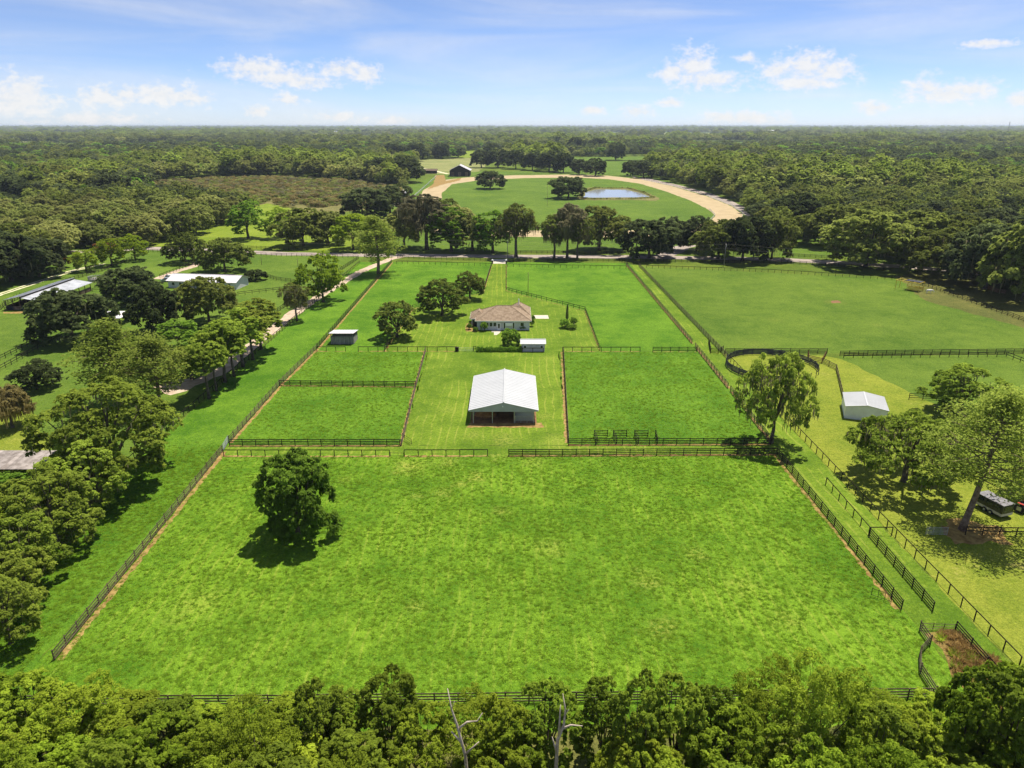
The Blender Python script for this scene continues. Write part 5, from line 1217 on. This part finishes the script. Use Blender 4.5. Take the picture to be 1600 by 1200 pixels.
for k in range(5): MB().box((-4.2 + k * 2.2, .1, .7), (2.0, .05, 1.2)).build('stall_door', M['fence_old'] if k % 2 else M['pen'], lb)
# white house on the left
wh = gable_shed('ranch_house', 'long white house with pale metal roof behind the left dark oaks', (-110.5, 255.5, 0), -math.radians(8), 26, 9.0, 2.6, 4.3, M['wall_white'], M['roof_lilac'], cat='house', oh=.5, ribs=.9)
roof_sheet('porch_roof', (-3.6, -8.0, 2.4), (-3.6, -2.5, 2.5), (0.5, -2.5, 4.0), (0.5, -8.0, 3.9), M['roof_lilac'], wh); roof_sheet('porch_roof', (4.6, -8.0, 2.4), (4.6, -2.5, 2.5), (0.5, -2.5, 4.0), (0.5, -8.0, 3.9), M['roof_lilac'], wh)
for x in (-3.4, 4.4): MB().box((x, -7.8, 1.2), (.18, .18, 2.4)).build('porch_post', M['trim'], wh)
for x in (-11, -8.2, -5.5, 7, 10.5): window(wh, x, 1.5, 1.1, 1.1, -4.5)
MB().box((-1.5, -4.55, 1.05), (1, .08, 2.1)).build('door', M['glass'], wh)
# carport
cp = empty('carport', (-117.2, 204.2, 0), 0, 'small open carport with flat white roof beside the broad dark oak', 'carport')
MB().slab([(-4.6, 3.8, 2.65), (-3.0, -3.6, 2.45), (3.2, -4.0, 2.45), (4.4, 3.8, 2.65)], .08).build('roof', M['roof_lilac'], cp)
for x, y in ((-4.2, 3.4), (-2.8, -3.3), (3.0, -3.7), (4.1, 3.4)): MB().box((x, y, 1.25), (.14, .14, 2.5)).build('post', M['fence'], cp)
MB().box((.2, -3.85, 2.2), (6, .06, .3)).build('fascia', M['fence'], cp)
# plank roofed shed, lower left
ps = empty('plank_shed', (-82.2, 107.2, 0), 0, 'low shed with brown grey plank roof at the left edge', 'shed')
for i in range(17): MB().slab([(-8 + i * .78, -3.6 + .0, 2.55 + RNG.uniform(0, .03)), (-8 + i * .78 + .74, -3.6, 2.55), (-8 + i * .78 + .74, 2.4, 3.1), (-8 + i * .78, 2.4, 3.1 + RNG.uniform(0, .03))], .05).build('roof_plank', M['woodroof'], ps)
for x in (-7.6, -1.5, 4.8):
    for y in (-3.3, 2.1): MB().box((x, y, 1.4), (.16, .16, 2.4 + (.5 if y > 0 else 0))).build('post', M['fence_old'], ps)
MB().box((-1.5, 2.2, 1.3), (12.5, .06, 2.4)).build('back_wall', M['oldwood'], ps)
# far buildings
fb = gable_shed('stable_barn', 'dark barn with pale metal gable roof beyond the track', (-60.2, 862, 0), 0, 23, 26, 6.5, 12.5, M['dark'], M['roof_lilac'], along='y', cat='barn', oh=1.2, ribs=2.5)
for x in (-8, 0, 8): MB().box((x, -13.1, 2.4), (3.6, .1, 4.8)).build('door', M['fence_old'], fb)
gable_shed('machine_shed', 'low dark shed beside the dirt yard beyond the track', (-105, 905, 0), 0, 26, 8, 3.5, 5.5, M['dark'], M['fence_old'], oh=.8, ribs=2.5)
for lab, px, py, w, d, ze, zr, rm in [('far white building half hidden in the dark wood', 501, 263, 14, 10, 6, 9, 'white_metal'), ('small white shed by the far wood left of the track', 597, 269, 9, 7, 4, 6, 'white_metal'), ('far beige roofed building above the wood left of the track', 575, 249, 34, 16, 6, 10, 'pale_'),
                                      ('tiny far white barn at the left edge of the horizon fields', 18, 221, 34, 20, 9, 14, 'white_metal'), ('far pale barn near the horizon left of centre', 520, 212.5, 60, 40, 16, 26, 'white_metal'), ('far white shed on the right horizon wood', 1205, 210, 60, 40, 20, 28, 'white_metal')]:
    x_, y_ = at(px, py); gable_shed('far_building', lab, (x_, y_, 0), RNG.uniform(-.3, .3), w, d, ze, zr, M['wall_white'], M['concrete'] if rm == 'pale_' else M[rm], cat='building', oh=.6, ribs=0)


# ------------------------------------------------------------------ vehicles and small things
def wheel(parent, c, r, w, axis='y', name='wheel'):
    mb = MB(); n_ = 14
    for s in (-1, 1):
        for k in range(n_):
            t = 2 * math.pi * k / n_; u, v = r * math.cos(t), r * math.sin(t)
            mb.v.append((c[0] + u, c[1] + s * w / 2, c[2] + v) if axis == 'y' else (c[0] + s * w / 2, c[1] + u, c[2] + v))
    for k in range(n_): k2 = (k + 1) % n_; mb.f.append((k, k2, n_ + k2, n_ + k))
    mb.f += [tuple(range(n_)), tuple(range(2 * n_ - 1, n_ - 1, -1))]
    o = mb.build(name, M['tyre'], parent)
    rb = MB().box(c, (r * .9, w * 1.06, r * .9) if axis == 'y' else (w * 1.06, r * .9, r * .9)); rb.build('rim', M['galv'], o)


def car(label, loc, rz, paint, suv=False):
    r_ = empty('parked_car', loc, rz, label, 'car', 'cars at the white house')
    h = .25 if suv else 0
    def prof(pts, w0, w1):
        mb = MB(); n_ = len(pts)
        for s in (-1, 1): mb.v += [(x, s * (w0 if z < 1.0 + h else w1), z) for x, z in pts]
        mb.f = [tuple(range(n_)), tuple(range(2 * n_ - 1, n_ - 1, -1))] + [(k, n_ + k, n_ + (k + 1) % n_, (k + 1) % n_) for k in range(n_)]
        return mb
    prof([(-2.25, .35), (2.25, .35), (2.3, .7), (2.05, .88 + h), (.95, .98 + h), (-1.5 if not suv else -2.1, 1.0 + h), (-2.2, .95 + h), (-2.3, .65)], .9, .9).build('body', paint, r_)
    prof([(1.0, .99 + h), (.35, 1.42 + h), (-1.0 if not suv else -1.7, 1.45 + h), (-1.75 if not suv else -2.05, 1.01 + h)], .8, .7).build('cabin_glass', M['glass'], r_)
    MB().box((-.35, 0, 1.46 + h), (1.4, 1.3, .05)).build('roof', paint, r_)
    for x in (-1.4, 1.4):
        for s in (-.85, .85): wheel(r_, (x, s, .33), .33, .22)
    for s in (-.6, .6): MB().box((2.27, s, .68), (.08, .4, .16)).build('headlight', M['trim'], r_)
x_, y_ = at(262, 440); car('silver sedan parked in front of the white house', (x_, y_, 0), math.radians(12), M['silver'])
x_, y_ = at(268, 436.5); car('white car parked behind the silver sedan', (x_, y_, 0), math.radians(8), M['white'], True)
# black enclosed trailer
tr = empty('horse_trailer', (72.9, 94.6, 0), math.radians(-72), 'black enclosed trailer with pale lower band beside the leaning pine', 'trailer')
MB().box((0, 0, 1.55), (4.4, 2.2, 1.35)).build('upper_body', M['black'], tr)
MB().box((0, 0, .68), (4.44, 2.24, .40)).build('lower_band', M['concrete'], tr)
MB().box((0, 0, .42), (4.2, 2.0, .12)).build('chassis', M['black'], tr)
ro = MB().box((0, 0, 2.25), (4.46, 2.26, .07)).build('roof', worn('grey_trailer_roof', (.13, .12, .13), (.23, .22, .23), .8, .6), tr)
for k in range(5): MB().box((-1.9 + k * .95, 0, 2.30), (.06, 2.2, .04)).build('roof_bow', M['galv'], ro)
for x in (-.5, .5):
    for s in (-1.14, 1.14): wheel(tr, (x, s, .36), .36, .22)
MB().beam((-2.1, 0, .45), (-3.5, 0, .45), .12, .12).build('drawbar', M['black'], tr)
MB().box((2.22, 0, 1.6), (.03, 1.6, .9)).build('rear_window', M['glass'], tr)
for s in (-1.11, 1.11):
    for x in (-1.4, 0, 1.4): MB().box((x, s, 1.7), (1.0, .03, .5)).build('side_window', M['glass'], tr)
# red tractor
tc_ = empty('tractor', (77.6, 94.0, 0), math.radians(-60), 'red tractor cut by the right frame edge beside the black trailer', 'tractor')
MB().box((.9, 0, 1.05), (1.7, .75, .6)).build('hood', M['red'], tc_); MB().box((1.76, 0, 1.0), (.06, .7, .5)).build('grille', M['black'], tc_)
MB().box((-.5, 0, .85), (1.2, .7, .35)).build('transmission', M['black'], tc_); MB().box((-.75, 0, 1.25), (.5, .5, .12)).build('seat', M['black'], tc_); MB().box((-.98, 0, 1.5), (.1, .5, .45)).build('seat_back', M['black'], tc_)
MB().tube([(-.05, 0, 1.2), (-.2, 0, 1.55)], [.03, .03], 6).build('steering_column', M['black'], tc_); MB().lathe([(.2, 0), (.22, .02), (.2, .04)], 12, (-.22, 0, 1.55)).build('steering_wheel', M['black'], tc_)
for s in (-.75, .75):
    wheel(tc_, (-.7, s, .72), .72, .4); wheel(tc_, (1.3, s * .85, .42), .42, .25); MB().box((-.7, s * .95, 1.5), (.9, .4, .06)).build('fender', M['red'], tc_)
MB().tube([(1.2, .2, 1.3), (1.2, .2, 1.95)], [.05, .05], 6).build('exhaust', M['black'], tc_)
for s in (-.4, .4): MB().beam((1.0, s, .8), (2.9, s, .5), .1, .14).build('loader_arm', M['red'], tc_)
MB().box((3.1, 0, .4), (.5, 1.6, .6)).build('loader_bucket', M['black'], tc_)
# white truck beyond the road
x_, y_ = at(636, 308); tk = empty('box_truck', (x_, y_, 0), math.radians(100), 'white box truck parked on the gravel path left of the track', 'truck')
MB().box((-.8, 0, 2.5), (7.5, 3.4, 3.4)).build('box_body', M['white'], tk); MB().box((4.1, 0, 1.8), (2.2, 3.0, 2.2)).build('cab', M['white'], tk); MB().box((5.22, 0, 2.3), (.05, 2.6, .9)).build('windscreen', M['glass'], tk)
MB().box((0, 0, .75), (9.6, 2.8, .3)).build('chassis', M['black'], tk); MB().box((-4.58, 0, 2.3), (.06, 2.8, 1.6)).build('rear_opening', M['glass'], tk)
for x in (-2.8, 3.8):
    for s in (-1.4, 1.4): wheel(tk, (x, s, .6), .6, .4)
# yellow framed canopy
yc = empty('shade_canopy', (141.6, 249.5, 0), math.radians(-50), 'yellow framed shade canopy with dark netting roof in the far pasture corner', 'canopy')
for x in (-4, 0, 4):
    for y in (-1.8, 1.8): MB().box((x, y, 1.5), (.16, .16, 3.0)).build('post', M['yellowpaint'], yc)
for y in (-1.8, 1.8): MB().beam((-4.3, y, 3.05), (4.3, y, 3.05), .18, .22).build('top_rail', M['yellowpaint'], yc)
for x in (-4, -2, 0, 2, 4): MB().beam((x, -1.9, 3.2), (x, 1.9, 3.2), .1, .12).build('cross_rail', M['yellowpaint'], yc)
MB().box((1.2, .5, 3.3), (5.2, 3.0, .05)).build('netting_roof', M['pen'], yc)
for z in (.6, 1.1, 1.6): MB().box((2.2, -1.85, z), (3.8, .06, .42)).build('side_board', M['yellowpaint'], yc)
for z in (.6, 1.1): MB().box((2.6, 1.85, z), (3.0, .06, .42)).build('side_board', M['yellowpaint'], yc)
# hay feeder ring left
x_, y_ = at(152, 438); hf = empty('livestock_ring', (x_, y_, 0), 0, 'low grey slatted livestock ring in the left field', 'livestock ring')
for k in range(30):
    t = 2 * math.pi * k / 30; MB().box((3.1 * math.cos(t), 2.6 * math.sin(t), .8), (.28, .07, 1.6), t + math.pi / 2).build('slat', M['oldwood' if k % 3 else 'galv'], hf)
for z in (.5, 1.4):
    MB().tube([(3.1 * math.cos(2 * math.pi * k / 24), 2.6 * math.sin(2 * math.pi * k / 24), z) for k in range(25)], [.06] * 25, 5).build('hoop', M['galv'], hf)
MB().lathe([(2.6, 0), (2.5, .7), (1.6, 1.1), (.3, 1.2)], 16).build('hay', M['pole'], hf)
# gate pillars at the driveway
for i, px in enumerate((769.5, 791)):
    x_, y_ = at(px, 412); pl = empty('gate_pillar', (x_, y_, 0), 0, ['white capped dark pillar left of the driveway', 'white capped dark pillar right of the driveway'][i], 'pillar', 'driveway pillars')
    MB().box((0, 0, .75), (.6, .6, 1.5)).build('shaft', M['fence_old'], pl); MB().add([(-.4, -.4, 1.5), (.4, -.4, 1.5), (.4, .4, 1.5), (-.4, .4, 1.5), (0, 0, 2.0)], [(3, 2, 1, 0), (0, 1, 4), (1, 2, 4), (2, 3, 4), (3, 0, 4)]).build('cap', M['trim'], pl)
x_, y_ = at(714, 549); tag(MB().box((0, 0, .55), (.9, .7, 1.1)).box((0, 0, 1.13), (1.0, .8, .06)).build('feed_bin', M['fence'], None, False, (x_, y_, 0)), 'dark block feed bin at the end of the yard fence', 'bin')

# utility poles and wires
POLES = [(793, 406, 374, 'utility pole at the driveway gate', 1), (1131, 416, 380, 'utility pole on the road left of the wood glade', 1), (1421, 425, 393, 'leaning utility pole with lamp near the yellow canopy', 1), (409, 414, 400, 'short dark pole in the left road field', 0), (466, 420, 403, 'short pole left of the big bright oak', 0),
         (825, 463, 425, 'thin bare pole behind the house', 0), (855, 322, 290, 'thin pole inside the track', 0), (993, 403, 378, 'dark utility pole at the fence corner by the road', 1)]
tops = []
for px, py, t, lab, arm in POLES:
    x_, y_ = at(px, py); h = CAM_H - math.tan(PITCH + math.atan((t - 600) / FPX)) * y_
    r_ = empty('utility_pole', (x_, y_, 0), 0, lab, 'utility pole'); MB().tube([(0, 0, -.2), (0.02 * h if '2nd' in lab else 0, 0, h * .5), (.06 * h if 'leaning' in lab else 0, 0, h)], [.17, .14, .10] if arm else [.10, .09, .07], 8).build('shaft', M['pole'] if arm else M['fence_old'], r_, True)
    if arm:
        lx = .06 * h if 'leaning' in lab else 0
        MB().box((lx, 0, h - .6), (.12, 2.0, .14)).build('crossarm', M['pole'], r_)
        for s in (-.85, 0, .85): MB().tube([(lx, s, h - .52), (lx, s, h - .3)], [.05, .04], 6).build('insulator', M['trim'], r_)
        MB().tube([(lx + .2, .15, h - 1.6), (lx + .2, .15, h - .9)], [.2, .2], 8).build('transformer', M['galv'], r_)
        tops.append((x_ + lx, y_, h))
tops.sort()
tops = [(tops[0][0] - 150, tops[0][1] + 12, tops[0][2])] + tops + [(tops[-1][0] + 120, tops[-1][1] - 5, tops[-1][2])]
wi = 0
for a, b_ in zip(tops[:-1], tops[1:]):
    for lev in (0, 1.7):
        pt = []
        for k in range(13):
            f = k / 12; pt.append((a[0] + (b_[0] - a[0]) * f, a[1] + (b_[1] - a[1]) * f, a[2] + (b_[2] - a[2]) * f - .3 - lev - 4 * .9 * f * (1 - f)))
        o = MB().tube(pt, [.022] * 13, 5).build('power_line', M['pole']); tag(o, ('upper' if lev == 0 else 'lower') + ' wire of the power line, span ' + ['left of the driveway pole', 'right of the driveway pole', 'left of the glade pole', 'over the road glade', 'beyond the leaning pole'][min(wi, 4)], 'wire', 'power line wires')
    wi += 1
x_, y_ = at(1573, 213); tw = empty('radio_mast', (x_, y_, 0), 0, 'thin radio mast on the right horizon', 'mast')
for s, t in ((-1, -1), (1, -1), (0, 1)): MB().tube([(s * 2.5, t * 2.5, 0), (s * 1.2, t * 1.2, 75)], [.8, .6], 5).build('leg', M['pole'], tw)
for k in range(9): MB().box((0, 0, 6 + k * 8), (4.4 - k * .25, 4.4 - k * .25, .4)).build('brace', M['pole'], tw)


# white horse beside the canopy
def skin_body(name, verts, edges, radii, mat, parent, sub=2):
    me = bpy.data.meshes.new(name); me.from_pydata(verts, edges, []); o = put(name, me, parent)
    o.modifiers.new('skin', 'SKIN'); me.materials.append(mat)
    for i, r_ in enumerate(radii): me.skin_vertices[0].data[i].radius = (r_, r_)
    me.skin_vertices[0].data[0].use_root = True
    s_ = o.modifiers.new('sub', 'SUBSURF'); s_.levels = sub; s_.render_levels = sub
    return o


def horse(label, loc, rz, mat):
    r_ = empty('horse', loc, rz, label, 'horse')
    V = [(0, 0, 1.18), (.55, 0, 1.22), (-.55, 0, 1.2), (.85, 0, 1.3), (1.15, 0, 1.22), (1.42, 0, .95), (1.52, 0, .72), (1.62, 0, .50),
         (.58, .17, .95), (.56, .18, .55), (.56, .18, .30), (.60, .18, .05), (.58, -.17, .95), (.50, -.18, .55), (.50, -.18, .30), (.54, -.18, .05),
         (-.62, .18, .98), (-.52, .19, .72), (-.74, .19, .45), (-.70, .19, .05), (-.62, -.18, .98), (-.48, -.19, .72), (-.68, -.19, .45), (-.64, -.19, .05), (-.85, 0, 1.22)]
    E_ = [(0, 1), (0, 2), (1, 3), (3, 4), (4, 5), (5, 6), (6, 7), (1, 8), (8, 9), (9, 10), (10, 11), (1, 12), (12, 13), (13, 14), (14, 15), (2, 16), (16, 17), (17, 18), (18, 19), (2, 20), (20, 21), (21, 22), (22, 23), (2, 24)]
    Rr = [.30, .30, .31, .22, .17, .13, .12, .075, .14, .07, .05, .06, .14, .07, .05, .06, .18, .10, .055, .06, .18, .10, .055, .06, .14]
    skin_body('body', V, E_, Rr, mat, r_)
    MB().tube([(-.92, 0, 1.28), (-1.08, 0, 1.0), (-1.06, 0, .55)], [.06, .09, .03], 7).build('tail', M['pole'], r_)
    mb = MB()
    for k in range(7): f = k / 6; mb.tube([(.72 + .72 * f, .02, 1.48 - .45 * f), (.70 + .68 * f, .14, 1.28 - .42 * f)], [.05, .02], 5)
    mb.build('mane', M['concrete'], r_)
    for s in (-.06, .06): MB().tube([(1.38, s, 1.06), (1.40, s * 1.4, 1.2)], [.035, .008], 5).build('ear', mat, r_)
x_, y_ = at(1451, 458.5); hr = horse('white horse standing beside the yellow canopy', (x_, y_, 0), math.radians(-14), M['horse']); 
# red brown panels under the far right oaks
x_, y_ = at(1556, 456); fence('red brown timber panels under the oaks at the right', [(1543, 452), (1556, 457), (1570, 459)], '4', 'fence_red')

# ------------------------------------------------------------------ haze
hz = MB(); hz.box((0, 0, 34), (2 * R + 200, 2 * R + 200, 72))
m, nt, out = mat_new('haze_air'); vn = nt.nodes.new('ShaderNodeVolumePrincipled'); vn.inputs['Color'].default_value = (0.74, 0.84, 1.0, 1); vn.inputs['Density'].default_value = 5.5e-5; vn.inputs['Anisotropy'].default_value = 0.2
nt.links.new(vn.outputs[0], out.inputs['Volume'])
tag(hz.build('haze', m), kind='stuff')
